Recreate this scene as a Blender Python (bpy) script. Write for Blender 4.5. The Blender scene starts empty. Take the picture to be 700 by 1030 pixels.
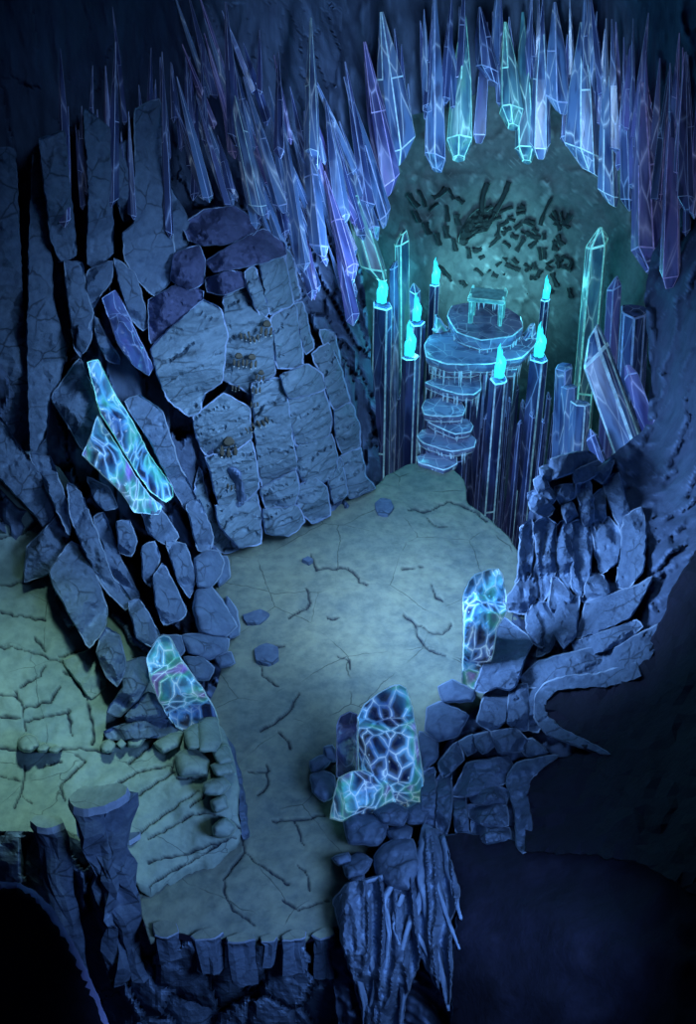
import bpy, bmesh, math, random
import numpy as np
from mathutils import Vector, Matrix, noise, geometry
random.seed(11)
C = bpy.context.scene.collection
# ------------------------------------------------------------------ camera
F, PITCH, H = 1243.0, math.radians(35), 18.0
CP, SP = math.cos(PITCH), math.sin(PITCH)
cam = bpy.data.cameras.new('camera'); co = bpy.data.objects.new('camera', cam); C.objects.link(co)
co.location = (0, 0, H); co.rotation_euler = (math.pi/2-PITCH, 0, 0)
cam.sensor_fit = 'VERTICAL'; cam.sensor_height = 24; cam.lens = 24*F/1030; cam.clip_end = 300
bpy.context.scene.camera = co

def ray(px, py):
    u = (px-350)/F; v = (515-py)/F
    return Vector((u, CP+v*SP, -SP+v*CP))
def P(px, py, Y):                      # point of the view line at distance Y into the cave
    d = ray(px, py); t = Y/d.y
    return Vector((d.x*t, Y, H+d.z*t))
def G(px, py, z):                      # point of the view line on the level z
    d = ray(px, py); t = (z-H)/d.z
    return Vector((d.x*t, d.y*t, z))
def px_m(p):                           # metres per photo pixel at a point
    return (p.y*CP-(p.z-H)*SP)/F
def fbm(v, o=4): return noise.fractal(v, 1.0, 2.0, o)

class TPS:
    def __init__(s, pts):
        a = np.array(pts, float); s.x = a[:, :2]/100; y = a[:, 2]; n = len(a)
        d = np.linalg.norm(s.x[:, None]-s.x[None], axis=2)
        K = np.where(d > 0, d*d*np.log(d+1e-9), 0)+np.eye(n)*0.02
        Pm = np.hstack([np.ones((n, 1)), s.x])
        A = np.zeros((n+3, n+3)); A[:n, :n] = K; A[:n, n:] = Pm; A[n:, :n] = Pm.T
        s.w = np.linalg.solve(A, np.concatenate([y, np.zeros(3)])); s.n = n
    def __call__(s, px, py):
        q = np.array([px, py])/100; d = np.linalg.norm(s.x-q, axis=1)
        k = np.where(d > 0, d*d*np.log(d+1e-9), 0)
        return float(k@s.w[:s.n]+s.w[s.n]+s.w[s.n+1]*q[0]+s.w[s.n+2]*q[1])
def ZY(py, z):                         # distance Y where a photo row meets the level z
    d = ray(350, py); return d.y*(z-H)/d.z

DL = TPS([(375,492,27),(300,530,25.2),(232,550,24),(240,640,ZY(640,.1)),(238,700,ZY(700,.3)),(150,735,ZY(735,1.2)),(0,750,ZY(750,1.5)),
 (0,640,ZY(640,2.3)),(0,560,ZY(560,3.2)),(0,500,ZY(500,4.3)),(0,400,20.6),(0,200,21.5),(0,0,22),(-80,560,19),(-80,300,20),(-80,800,ZY(800,1.6)),
 (100,650,ZY(650,2.0)),(100,560,20.6),(100,400,22),(100,200,23.6),(100,0,24.5),(180,640,ZY(640,.9)),(180,560,22.2),(180,450,23.6),(180,300,24.6),
 (180,200,26),(180,0,27),(260,400,24.8),(260,270,25.6),(260,200,27.6),(260,100,29.5),(260,0,30),(340,360,27.2),(330,250,29.5),(340,150,31.5),
 (350,50,32.5),(340,0,33),(410,60,33.4),(410,300,31.5),(150,930,ZY(930,.05)),(240,825,ZY(825,.9)),(200,870,ZY(870,.25)),(130,870,ZY(870,.6)),(60,835,ZY(835,1.2)),
 (0,835,ZY(835,1.2)),(120,780,ZY(780,1.2)),(200,760,ZY(760,1.25)),(0,780,ZY(780,1.3)),(-80,835,ZY(835,1.2)),(240,770,ZY(770,1.0))])
DC = TPS([(330,0,33.2),(330,120,32.2),(340,200,31.5),(400,170,33),(430,100,33.6),(500,100,34.2),(500,0,34.6),(580,100,33.6),(580,170,33.4),(640,150,31.5),(640,0,31.5),
 (690,200,28.5),(690,0,28.5),(760,100,26),(655,280,30),(690,300,27.5)])
DB = TPS([(350,150,34.5),(350,480,31),(385,300,33.5),(420,200,36.6),(510,230,38),(510,350,37.6),(510,500,37),(600,230,36.4),(640,300,33.6),(680,300,31.5),(640,480,30),(510,100,38)])
DR = TPS([(690,300,27.2),(650,250,29.5),(660,400,27),(700,400,25),(690,480,23.8),(640,490,24.4),(620,560,22.8),(560,465,23.5),(525,530,22.9),(520,600,ZY(600,.1)),(600,600,21.2),
 (660,560,20.8),(700,560,20),(560,650,19.7),(650,650,18.3),(490,705,ZY(705,.6)),(600,720,16.8),(700,700,15.5),(480,760,16.6),(550,800,15),(700,850,11.5),
 (440,780,ZY(780,.5)),(440,830,14.9),(430,930,12.9),(480,900,13.0),(560,950,11.2),(700,1000,9.3),(440,1030,12.0),(760,600,17),(760,300,24.5),(345,930,13.3),(360,1030,12.6)])

# ------------------------------------------------------------------ materials
def newmat(name):
    m = bpy.data.materials.new(name); m.use_nodes = True
    nt = m.node_tree; b = nt.nodes['Principled BSDF']
    return m, nt, b
def nd(nt, t, **kw):
    n = nt.nodes.new(t)
    for k, v in kw.items():
        if k in n.inputs: n.inputs[k].default_value = v
        else: setattr(n, k, v)
    return n
def ramp(nt, fac, stops):
    r = nt.nodes.new('ShaderNodeValToRGB'); e = r.color_ramp.elements
    while len(e) < len(stops): e.new(.5)
    for i, (p, c) in enumerate(stops): e[i].position = p; e[i].color = (*c, 1)
    nt.links.new(fac, r.inputs[0]); return r.outputs[0]
def mixc(nt, f, a, b, mode='MIX'):
    m = nt.nodes.new('ShaderNodeMix'); m.data_type = 'RGBA'; m.blend_type = mode
    for s, v in ((0, f), (6, a), (7, b)):
        if isinstance(v, bpy.types.NodeSocket): nt.links.new(v, m.inputs[s])
        else: m.inputs[s].default_value = v if not isinstance(v, tuple) else (*v, 1)
    return m.outputs[2]
def rock(name, dark, light, scale=(1, 1, 1), det=1.2, bump=.5, rough=.85, crack=0.0, crack_scale=.9, attr=False, ridge_light=True):
    m, nt, b = newmat(name); L = nt.links.new
    tc = nd(nt, 'ShaderNodeTexCoord'); mp = nd(nt, 'ShaderNodeMapping'); mp.inputs['Scale'].default_value = scale
    L(tc.outputs['Object'], mp.inputs[0])
    n1 = nd(nt, 'ShaderNodeTexNoise', Scale=det, Detail=8.0, Roughness=.62); L(mp.outputs[0], n1.inputs['Vector'])
    col = ramp(nt, n1.outputs['Fac'], [(.32, dark), (.68, light)])
    n2 = nd(nt, 'ShaderNodeTexNoise', Scale=det*5, Detail=6.0, Roughness=.65); L(mp.outputs[0], n2.inputs['Vector'])
    col = mixc(nt, .35, col, ramp(nt, n2.outputs['Fac'], [(.35, tuple(c*.55 for c in dark)), (.6, light)]))
    hgt = n2.outputs['Fac']
    if crack > 0:
        n3 = nd(nt, 'ShaderNodeTexNoise', Scale=1.7, Detail=4.0); L(mp.outputs[0], n3.inputs['Vector'])
        wv = mixc(nt, .22, mp.outputs[0], n3.outputs['Color'], 'ADD')
        vo = nd(nt, 'ShaderNodeTexVoronoi', Scale=crack_scale, feature='DISTANCE_TO_EDGE'); L(wv, vo.inputs['Vector'])
        n4 = nd(nt, 'ShaderNodeTexNoise', Scale=1.1, Detail=2.0); L(mp.outputs[0], n4.inputs['Vector'])
        ln = ramp(nt, vo.outputs['Distance'], [(0, (1, 1, 1)), (crack, (0, 0, 0))])
        gate = ramp(nt, n4.outputs['Fac'], [(.44, (0, 0, 0)), (.56, (.8, .8, .8))])
        ln = mixc(nt, 1.0, ln, gate, 'MULTIPLY')
        col = mixc(nt, ln, col, tuple(c*.18 for c in dark))
    if attr:
        at = nd(nt, 'ShaderNodeAttribute', attribute_name='crack')
        col = mixc(nt, at.outputs['Fac'], col, (.012, .02, .035))
    if ridge_light:
        ge = nd(nt, 'ShaderNodeNewGeometry'); pt = ramp(nt, ge.outputs['Pointiness'], [(.515, (0, 0, 0)), (.60, (.85, .85, .85))])  # paints highlights along the ridges by lightening their colour
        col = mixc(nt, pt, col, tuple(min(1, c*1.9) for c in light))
    L(col, b.inputs['Base Color']); b.inputs['Roughness'].default_value = rough
    b.inputs['Specular IOR Level'].default_value = .25
    bp = nd(nt, 'ShaderNodeBump', Strength=bump*.55, Distance=.12); L(hgt, bp.inputs['Height']); L(bp.outputs[0], b.inputs['Normal'])
    return m
def crystal(name, deep, mid, vein, glow=.25, scale=(5, 5, 1.3), lines=.07, alt=None, soft=0.0):
    m, nt, b = newmat(name); L = nt.links.new
    tc = nd(nt, 'ShaderNodeTexCoord'); mp = nd(nt, 'ShaderNodeMapping'); mp.inputs['Scale'].default_value = scale
    oi = nd(nt, 'ShaderNodeObjectInfo'); L(tc.outputs['Object'], mp.inputs[0])
    va = nd(nt, 'ShaderNodeVectorMath', operation='ADD'); L(mp.outputs[0], va.inputs[0])
    sc = nd(nt, 'ShaderNodeVectorMath', operation='SCALE'); sc.inputs[3].default_value = 40
    cx = nd(nt, 'ShaderNodeCombineXYZ'); L(oi.outputs['Random'], cx.inputs[0]); L(oi.outputs['Random'], cx.inputs[1]); L(cx.outputs[0], sc.inputs[0]); L(sc.outputs[0], va.inputs[1])
    n = nd(nt, 'ShaderNodeTexNoise', Scale=.8, Detail=3.0); L(va.outputs[0], n.inputs['Vector'])
    col = ramp(nt, n.outputs['Fac'], [(.40, deep), (.52, mid), (.62, alt or mid), (.68, deep)])
    wv = mixc(nt, .3, va.outputs[0], n.outputs['Color'], 'ADD')
    vo = nd(nt, 'ShaderNodeTexVoronoi', Scale=1.0, feature='DISTANCE_TO_EDGE'); L(wv, vo.inputs['Vector'])
    ln = ramp(nt, vo.outputs['Distance'], [(0, (1, 1, 1)), (lines*.35, (.42, .42, .42)), (lines, (.10+soft, .10+soft, .10+soft)), (.34, (0, 0, 0))])
    g = nd(nt, 'ShaderNodeTexNoise', Scale=.55, Detail=2.0); L(va.outputs[0], g.inputs['Vector'])
    gate = ramp(nt, g.outputs['Fac'], [(.36, (.12, .12, .12)), (.58, (1, 1, 1))])
    ln = mixc(nt, 1.0, ln, gate, 'MULTIPLY')
    vs = nd(nt, 'ShaderNodeTexVoronoi', Scale=1.3, feature='F1'); L(wv, vs.inputs['Vector'])
    sp = ramp(nt, vs.outputs['Distance'], [(.0, (.8, .8, .8)), (.12, (.0, .0, .0))])
    ln = mixc(nt, 1.0, ln, mixc(nt, 1.0, sp, gate, 'MULTIPLY'), 'ADD')
    if soft:      # honeycombed ice: dark hollows inside a web of clear walls
        g2 = nd(nt, 'ShaderNodeTexNoise', Scale=.42, Detail=1.5); L(va.outputs[0], g2.inputs['Vector'])
        web = ramp(nt, g2.outputs['Fac'], [(.30, (.02, .05, .22)), (.42, mid), (.52, (.07, .34, .62)), (.60, alt), (.70, (.16, .12, .48))])
        hole = ramp(nt, vo.outputs['Distance'], [(.10, (0, 0, 0)), (.20, (1, 1, 1))])
        hg = ramp(nt, g2.outputs['Fac'], [(.40, (1, 1, 1)), (.58, (.45, .45, .45))])
        col = mixc(nt, mixc(nt, 1.0, hole, hg, 'MULTIPLY'), web, deep)
    c2 = mixc(nt, ln, col, vein)
    L(c2, b.inputs['Base Color']); b.inputs['Roughness'].default_value = .26
    b.inputs['IOR'].default_value = 1.4; b.inputs['Coat Weight'].default_value = .15
    b.inputs['Transmission Weight'].default_value = 0 if soft else .2
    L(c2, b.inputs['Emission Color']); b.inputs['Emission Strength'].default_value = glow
    return m
def plain(name, col, rough=.4, emis=0.0, ecol=None):
    m, nt, b = newmat(name); L = nt.links.new
    tc = nd(nt, 'ShaderNodeTexCoord'); n = nd(nt, 'ShaderNodeTexNoise', Scale=6.0, Detail=4.0); L(tc.outputs['Object'], n.inputs['Vector'])
    c = ramp(nt, n.outputs['Fac'], [(.3, tuple(x*.6 for x in col)), (.65, col)])
    L(c, b.inputs['Base Color']); b.inputs['Roughness'].default_value = rough
    if emis:
        e = ramp(nt, n.outputs['Fac'], [(.35, tuple(x*.35 for x in (ecol or col))), (.65, ecol or col)])
        L(e, b.inputs['Emission Color']); b.inputs['Emission Strength'].default_value = emis
    return m

M = {}
M['floor'] = rock('floor_stone', (.10, .15, .16), (.23, .28, .215), (1, 1, 1), .75, .5, attr=True, ridge_light=False, crack=.007, crack_scale=.5)
M['ledge'] = rock('ledge_stone', (.15, .24, .26), (.27, .37, .33), (1, 1, 1), .8, .5, attr=True, ridge_light=False, crack=.006, crack_scale=.7)
M['ledge_edge'] = rock('ledge_stone_highlight', (.26, .38, .34), (.40, .52, .42), bump=.2)  # edge highlight painted into the rim colour of ledge stones
M['wall'] = rock('wall_rock', (.04, .065, .125), (.075, .115, .20), (1, 1, .45), .7, .6)
M['rock'] = rock('blue_rock', (.06, .10, .18), (.115, .175, .27), (1, 1, 1.4), .9, .7, crack=.045, crack_scale=1.5)
M['rock_edge'] = rock('blue_rock_edge_highlight', (.17, .24, .36), (.26, .35, .48), bump=.25)  # highlight painted along the edges of the blue rocks
M['cap'] = rock('violet_rock', (.04, .05, .12), (.07, .085, .18), bump=.45)
M['cliff'] = rock('cliff_rock', (.08, .135, .20), (.14, .21, .28), (.6, .6, 2.4), .9, .7, crack=.05, crack_scale=1.4)
M['cliff_edge'] = rock('cliff_rock_edge_highlight', (.19, .27, .44), (.28, .38, .58), bump=.25)  # paler edge colour, a painted highlight on cliff blocks and pillars
M['black'] = rock('shade_black_rock', (.006, .007, .018), (.011, .013, .034), bump=.5, ridge_light=False)  # near-black colour paints in the dark of unlit foreground rock
M['violet_rim_light'] = rock('painted_rim_light', (.3, .32, .7), (.42, .44, .85), bump=.2, ridge_light=False)  # rim light painted on the boulder's edge as bright violet
M['back'] = rock('alcove_rock', (.08, .12, .14), (.15, .21, .22), (1, 1, 1), .7, .5)
M['fossil'] = rock('fossil_bone', (.012, .022, .03), (.03, .045, .05), bump=.6)
M['fossil_edge'] = rock('fossil_bone_pale', (.14, .24, .25), (.2, .3, .29), bump=.2)  # paler tone along the bone edges
M['print'] = rock('fossil_print', (.05, .05, .045), (.09, .08, .06), bump=.5)
M['print_tip'] = plain('mineral_tip', (.55, .62, .65), .4)
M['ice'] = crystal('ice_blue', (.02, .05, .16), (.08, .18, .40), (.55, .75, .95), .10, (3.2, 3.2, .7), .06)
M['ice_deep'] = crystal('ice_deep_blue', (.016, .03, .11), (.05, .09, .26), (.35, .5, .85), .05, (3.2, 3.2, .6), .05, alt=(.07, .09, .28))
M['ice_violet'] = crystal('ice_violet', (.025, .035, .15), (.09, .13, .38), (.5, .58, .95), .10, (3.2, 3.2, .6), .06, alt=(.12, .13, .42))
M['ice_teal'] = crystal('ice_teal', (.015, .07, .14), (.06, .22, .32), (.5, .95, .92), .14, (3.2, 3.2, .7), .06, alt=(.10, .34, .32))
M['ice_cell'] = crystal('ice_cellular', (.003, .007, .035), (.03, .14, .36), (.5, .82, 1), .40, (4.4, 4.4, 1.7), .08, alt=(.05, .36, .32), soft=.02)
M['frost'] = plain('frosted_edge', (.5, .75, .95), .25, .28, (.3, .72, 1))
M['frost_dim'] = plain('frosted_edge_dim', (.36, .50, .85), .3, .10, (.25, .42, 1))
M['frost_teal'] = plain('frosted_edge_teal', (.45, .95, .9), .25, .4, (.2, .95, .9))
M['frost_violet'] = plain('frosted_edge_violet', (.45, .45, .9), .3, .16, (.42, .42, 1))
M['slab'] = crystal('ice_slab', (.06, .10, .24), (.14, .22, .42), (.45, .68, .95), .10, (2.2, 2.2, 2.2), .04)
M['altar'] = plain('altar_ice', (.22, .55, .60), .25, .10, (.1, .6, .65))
M['flame'], nt, b = newmat('cyan_flame')
b.inputs['Base Color'].default_value = (.0, .2, .25, 1); b.inputs['Emission Color'].default_value = (.03, .62, .82, 1); b.inputs['Emission Strength'].default_value = 1.5
M['core'], nt, b = newmat('pale_flame_core')
b.inputs['Emission Color'].default_value = (.25, 1, 1, 1); b.inputs['Emission Strength'].default_value = 2.6

# ------------------------------------------------------------------ object helpers
def link(name, verts, faces, mats, parent=None, smooth=False, midx=None, loc=None):
    me = bpy.data.meshes.new(name)
    if loc is None:
        a = np.array([tuple(v) for v in verts]); loc = Vector((a[:, 0].mean(), a[:, 1].mean(), a[:, 2].min()))
    me.from_pydata([tuple(Vector(v)-loc) for v in verts], [], faces)
    for m in mats: me.materials.append(M[m])
    if midx: me.polygons.foreach_set('material_index', midx)
    if smooth: me.polygons.foreach_set('use_smooth', [True]*len(me.polygons))
    me.update()
    o = bpy.data.objects.new(name, me); o.location = loc; C.objects.link(o)
    if parent: o.parent = parent; o.location = loc-parent.location
    return o
def link_bm(name, bm, mats, parent=None, loc=Vector((0, 0, 0)), rot=None, smooth=False):
    me = bpy.data.meshes.new(name); bm.to_mesh(me); bm.free()
    for m in mats: me.materials.append(M[m])
    if smooth: me.polygons.foreach_set('use_smooth', [True]*len(me.polygons))
    o = bpy.data.objects.new(name, me); C.objects.link(o); o.location = loc
    if rot is not None: o.rotation_mode = 'QUATERNION'; o.rotation_quaternion = rot
    if parent: o.parent = parent; o.location = loc-parent.location
    return o
def tag(o, label, cat, group=None):
    o['label'] = label; o['category'] = cat
    if group: o['group'] = group
    return o
def struct(o): o['kind'] = 'structure'; return o
def empty(name, loc, label, cat, group=None):
    o = bpy.data.objects.new(name, None); C.objects.link(o); o.location = loc; o.empty_display_size = .3
    return tag(o, label, cat, group)

# ------------------------------------------------------------------ polygons in the photo
def inside(p, poly):
    x, y = p; r = False; j = len(poly)-1
    for i in range(len(poly)):
        xi, yi = poly[i]; xj, yj = poly[j]
        if (yi > y) != (yj > y) and x < (xj-xi)*(y-yi)/(yj-yi)+xi: r = not r
        j = i
    return r
def dense(poly, step, jag, rnd):
    out = []
    n = len(poly)
    for i in range(n):
        a = Vector(poly[i]); b = Vector(poly[(i+1) % n]); k = max(1, int((b-a).length/step))
        nrm = Vector((-(b-a).y, (b-a).x)); nrm.normalize() if nrm.length else None
        for t in range(k):
            q = a.lerp(b, t/k)
            if t: q = q+nrm*rnd.uniform(-jag, jag)
            out.append(q)
    # one light smoothing so corners turn out rounded
    m = len(out)
    return [out[i]*.8+(out[i-1]+out[(i+1) % m])*.1 for i in range(m)]
def dist_seg(p, a, b):
    d = b-a; t = max(0, min(1, (p-a).dot(d)/max(d.length_squared, 1e-9)))
    return (p-(a+d*t)).length

def stone(name, poly, D, mats, off=.3, thick=.9, bulge=.18, parent=None, seed=None, rough=.07, jag=.7, tilt=.25, edge_px=1.6, round_=False, grow=1.9, strata=0., spacing=None, cuts=5, flute=0.):
    """a stone with a traced outline, its own distance, a chipped front face and real thickness behind it"""
    rnd = random.Random(seed if seed is not None else int(sum(x*3.1+y*7.7 for x, y in poly)))
    o = dense(poly, 4.0, jag, rnd); n = len(o)
    c = sum(o, Vector((0, 0)))/n
    area = abs(sum(o[i].x*o[(i+1) % n].y-o[(i+1) % n].x*o[i].y for i in range(n)))/2
    rad = math.sqrt(area/math.pi)
    nr = []
    sg = 1 if sum(o[i].x*o[(i+1) % n].y-o[(i+1) % n].x*o[i].y for i in range(n)) > 0 else -1
    for i in range(n):
        d = o[(i+1) % n]-o[i-1]; v = Vector((d.y, -d.x))*sg; nr.append(v.normalized() if v.length else Vector((0, 0)))
    o = [q+v*grow for q, v in zip(o, nr)]
    ei = min(edge_px, rad*.3)
    inn = [q-v*ei*rnd.uniform(.6, 1.3) for q, v in zip(o, nr)]
    tx, ty = rnd.uniform(-tilt, tilt), rnd.uniform(-tilt, tilt); sd = rnd.random()*100
    sp = spacing or max(2.2, rad/13)
    pts = list(inn); x0, x1 = min(q.x for q in o), max(q.x for q in o); y0, y1 = min(q.y for q in o), max(q.y for q in o)
    ip = [(q.x, q.y) for q in inn]
    y = y0; row = 0
    while y < y1:
        x = x0+(sp/2 if row % 2 else 0)
        while x < x1:
            q = Vector((x+rnd.uniform(-.3, .3)*sp, y+rnd.uniform(-.3, .3)*sp))
            if inside((q.x, q.y), ip) and min((q-e).length for e in inn) > sp*.55: pts.append(q)
            x += sp
        y += sp*.87; row += 1
    vs, _, fs, _, _, _ = geometry.delaunay_2d_cdt(pts, [], [list(range(n))], 1, 1e-5, False)
    if len(vs) != len(pts): vs = [Vector(v) for v in vs]
    planes = []
    for k in range(cuts):
        t = 6.283*(k+rnd.random())/cuts; planes.append((Vector((math.cos(t), math.sin(t))), rad*rnd.uniform(.25, .85), rnd.uniform(.6, 1.8)))
    def front(q, r=1.0):
        Y0 = D(q.x, q.y)-off+(tx*(q.x-c.x)+ty*(q.y-c.y))/max(rad, 6)*min(.5, rad*.012)
        d = q-c
        if round_:
            de = min((q-e).length for e in o); h = -bulge*math.sqrt(max(0, 1-(1-min(1, de/(rad*.8)))**2))
        else:
            h = -bulge
            for dr, dd, sl in planes:
                t = (d.dot(dr)-dd)/rad
                if t > 0: h = max(h, -bulge+t*sl*bulge*1.6)
            h = min(h, .1)
        p = P(q.x, q.y, Y0); w = p*1.3+Vector((sd, sd, 0))
        k = (fbm(w)*1.2+fbm(w*4.2, 3)*.5)*rough
        k += (noise.voronoi(p*1.6+Vector((sd, 0, sd)))[0][0]-.4)*rough*1.1
        if flute:
            nn = noise.noise(Vector((p.x*4.2+sd+.5*noise.noise(p*1.3), p.z*.55, sd))); k += flute*(abs(nn)*2-.5)
            nn = noise.noise(Vector((p.x*9+sd, p.z*1.1, sd+5))); k += flute*.35*abs(nn)
        if strata:
            s = p.z*2.6+p.x*.35+fbm(p*.8+Vector((sd, 0, 0)))*.9
            fr = s-math.floor(s); st = noise.cell(Vector((math.floor(s), sd, 0)))
            k += strata*(st-.5)+strata*.8*(1 if fr < .10 else 0)
        return P(q.x, q.y, Y0+h+k*r)
    V, Fc, mi = [], [], []
    nv = len(vs); V = [front(Vector((v[0], v[1]))) for v in vs]
    for f in fs:
        g = (Vector(vs[f[0]])+Vector(vs[f[1]])+Vector(vs[f[2]]))/3
        if inside((g.x, g.y), ip): Fc.append(tuple(f)); mi.append(0)
    # map the inset outline to its vertices
    idx = []
    for q in inn: idx.append(min(range(min(nv, n+40)), key=lambda t: (Vector((vs[t][0], vs[t][1]))-q).length_squared))
    b = len(V)
    for q in o: V.append(P(q.x, q.y, D(q.x, q.y)-off+.06+(tx*(q.x-c.x)+ty*(q.y-c.y))/max(rad, 6)*min(.5, rad*.012)))
    for q in o: q2 = c+(q-c)*.96; V.append(P(q2.x, q2.y, D(q.x, q.y)-off+thick))
    for i in range(n):
        j = (i+1) % n
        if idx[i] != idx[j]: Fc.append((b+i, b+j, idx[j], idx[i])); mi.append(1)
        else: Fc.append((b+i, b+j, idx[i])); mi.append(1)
        Fc.append((b+n+i, b+n+j, b+j, b+i)); mi.append(0)
    Fc.append(tuple(b+n+i for i in range(n-1, -1, -1))); mi.append(0)
    return link(name, V, Fc, mats, parent, midx=mi, smooth=round_)

def sheet(name, poly, D, step, mat, amp=.25, freq=.5, off=0., stretch=(1, 1, 1), cracks=(), cw=1.5, cd=.08, skirt=None, zlevel=None, smooth=True, crag=0., csc=(1, 1, .4), fade=None, extra=None):
    xs = [p[0] for p in poly]; ys = [p[1] for p in poly]
    nx = int((max(xs)-min(xs))/step)+1; ny = int((max(ys)-min(ys))/step)+1
    idx, V, Fc, cr = {}, [], [], []
    cs = [(Vector(l[i]), Vector(l[i+1])) for l in cracks for i in range(len(l)-1)]
    bb = [(min(a.x, b.x)-6, max(a.x, b.x)+6, min(a.y, b.y)-6, max(a.y, b.y)+6, a, b) for a, b in cs]
    def vid(i, j):
        if (i, j) in idx: return idx[i, j]
        x = min(xs)+i*step; y = min(ys)+j*step
        p = G(x, y, zlevel) if zlevel is not None else P(x, y, D(x, y)+off)
        s = Vector((p.x*stretch[0], p.y*stretch[1], p.z*stretch[2]))*freq
        k = (fbm(s)+.35*fbm(s*3.7, 3))*amp
        if crag:
            g = Vector((p.x*csc[0]+.3*fbm(p*.9), p.y*csc[1], p.z*csc[2]+.25*fbm(p*.9+Vector((7, 0, 0)))))
            (d1, d2, _, _), (q1, _, _, _) = noise.voronoi(g)
            hsh = noise.cell(q1*7.3); e = d2-d1
            k += crag*(fade(x, y) if fade else 1)*((hsh-.5)*1.1+(g-q1).x*(noise.cell(q1*3.1)-.5)*1.6+(g-q1).z*(noise.cell(q1*5.7)-.5)*1.6+max(0, 1-e/.13)*.55)
        if extra: k += extra(p, x, y)
        c = 0
        if bb:
            jx = noise.noise(Vector((x*.13, y*.13, 3)))*2.2; jy = noise.noise(Vector((x*.13, y*.13, 9)))*2.2
            q = Vector((x+jx, y+jy)); dm = 9
            for x0, x1, y0, y1, a, b in bb:
                if x0 <= q.x <= x1 and y0 <= q.y <= y1: dm = min(dm, dist_seg(q, a, b))
            w = cw*(1+.7*noise.noise(Vector((x*.07, y*.07, 1))))
            c = max(0, 1-dm/max(w, .3))
        if zlevel is not None: p = p+Vector((0, 0, k-c*cd))
        else: p = P(x, y, D(x, y)+off+k)+Vector((0, 0, -c*cd))
        idx[i, j] = len(V); V.append(p); cr.append(min(1, c*1.6)); return idx[i, j]
    for i in range(nx):
        for j in range(ny):
            if inside((min(xs)+(i+.5)*step, min(ys)+(j+.5)*step), poly):
                Fc.append((vid(i, j), vid(i, j+1), vid(i+1, j+1), vid(i+1, j)))
    ec = {}
    for f in Fc:
        for p0, p1 in zip(f, f[1:]+f[:1]): ec[(p0, p1)] = 1
    nb = {}
    for (p0, p1) in ec:
        if (p1, p0) not in ec: nb.setdefault(p0, []).append(p1); nb.setdefault(p1, []).append(p0)
    for _ in range(6):                        # even out the cut edge
        mv = {q: V[q]*.5+(V[l[0]]+V[l[1]])*.25 for q, l in nb.items() if len(l) == 2}
        for q, p in mv.items(): V[q] = p
    if skirt:
        ec = {}
        for f in Fc:
            for a, b in zip(f, f[1:]+f[:1]):
                ec[(a, b)] = 1
        bd = [(a, b) for (a, b) in ec if (b, a) not in ec]
        mp = {}
        for a, b in bd:
            for q in (a, b):
                if q not in mp:
                    mp[q] = len(V); k = fbm(V[q]*1.5)
                    V.append(V[q]+Vector(skirt)+Vector((0, .25*k, 0))); cr.append(0)
            Fc.append((b, a, mp[a], mp[b]))
    o = link(name, V, Fc, [mat], smooth=smooth)
    if cracks:
        at = o.data.attributes.new('crack', 'FLOAT', 'POINT'); at.data.foreach_set('value', cr)
    return o

def column(name, top, z, h, mats, taper=1.0, parent=None, jag=.8, seed=1, bev=.02, rough=.05, segs=5, bottom_shift=(0, 0)):
    """a block with a level traced top, its sides running down h metres"""
    rnd = random.Random(seed)
    o = dense(top, 5, jag, rnd); n = len(o)
    T = [G(q.x, q.y, z) for q in o]; c = sum(T, Vector())/n
    V, Fc, mi = [], [], []
    prof = [(.93, .0)]+[(1.0, .035)]+[(None, (k+1)/segs) for k in range(segs)]
    for s, t in prof:
        for p in T:
            f = s if s else 1+(taper-1)*t
            q = c+(p-c)*f
            q.z = z-t*h+(fbm(p*2)*.02)
            if t > .05:
                w = Vector((p.x*2.2, p.y*2.2, q.z*.8+seed))
                rv = (noise.voronoi(Vector((p.x*2.6, p.y*2.6, q.z*.7+seed)))[0][0]-.35)*rough*5; dv = (q-c); dv.z = 0
                q += dv.normalized()*-rv if dv.length else dv
                q.x += fbm(w)*rough*2; q.y += fbm(w+Vector((9, 3, 0)))*rough*2
                q.x += bottom_shift[0]*t; q.y += bottom_shift[1]*t
            V.append(q)
    nr = len(prof)
    for k in range(nr-1):
        for i in range(n):
            j = (i+1) % n; Fc.append((k*n+j, k*n+i, (k+1)*n+i, (k+1)*n+j)); mi.append(1 if k == 0 else 0)
    V.append(c+Vector((0, 0, 0)))
    top_m = 2 if len(mats) > 2 else 0
    for i in range(n): Fc.append((i, (i+1) % n, nr*n)); mi.append(top_m)
    Fc.append(tuple((nr-1)*n+i for i in range(n-1, -1, -1))); mi.append(0)
    return link(name, V, Fc, mats, parent, midx=mi)

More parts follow.
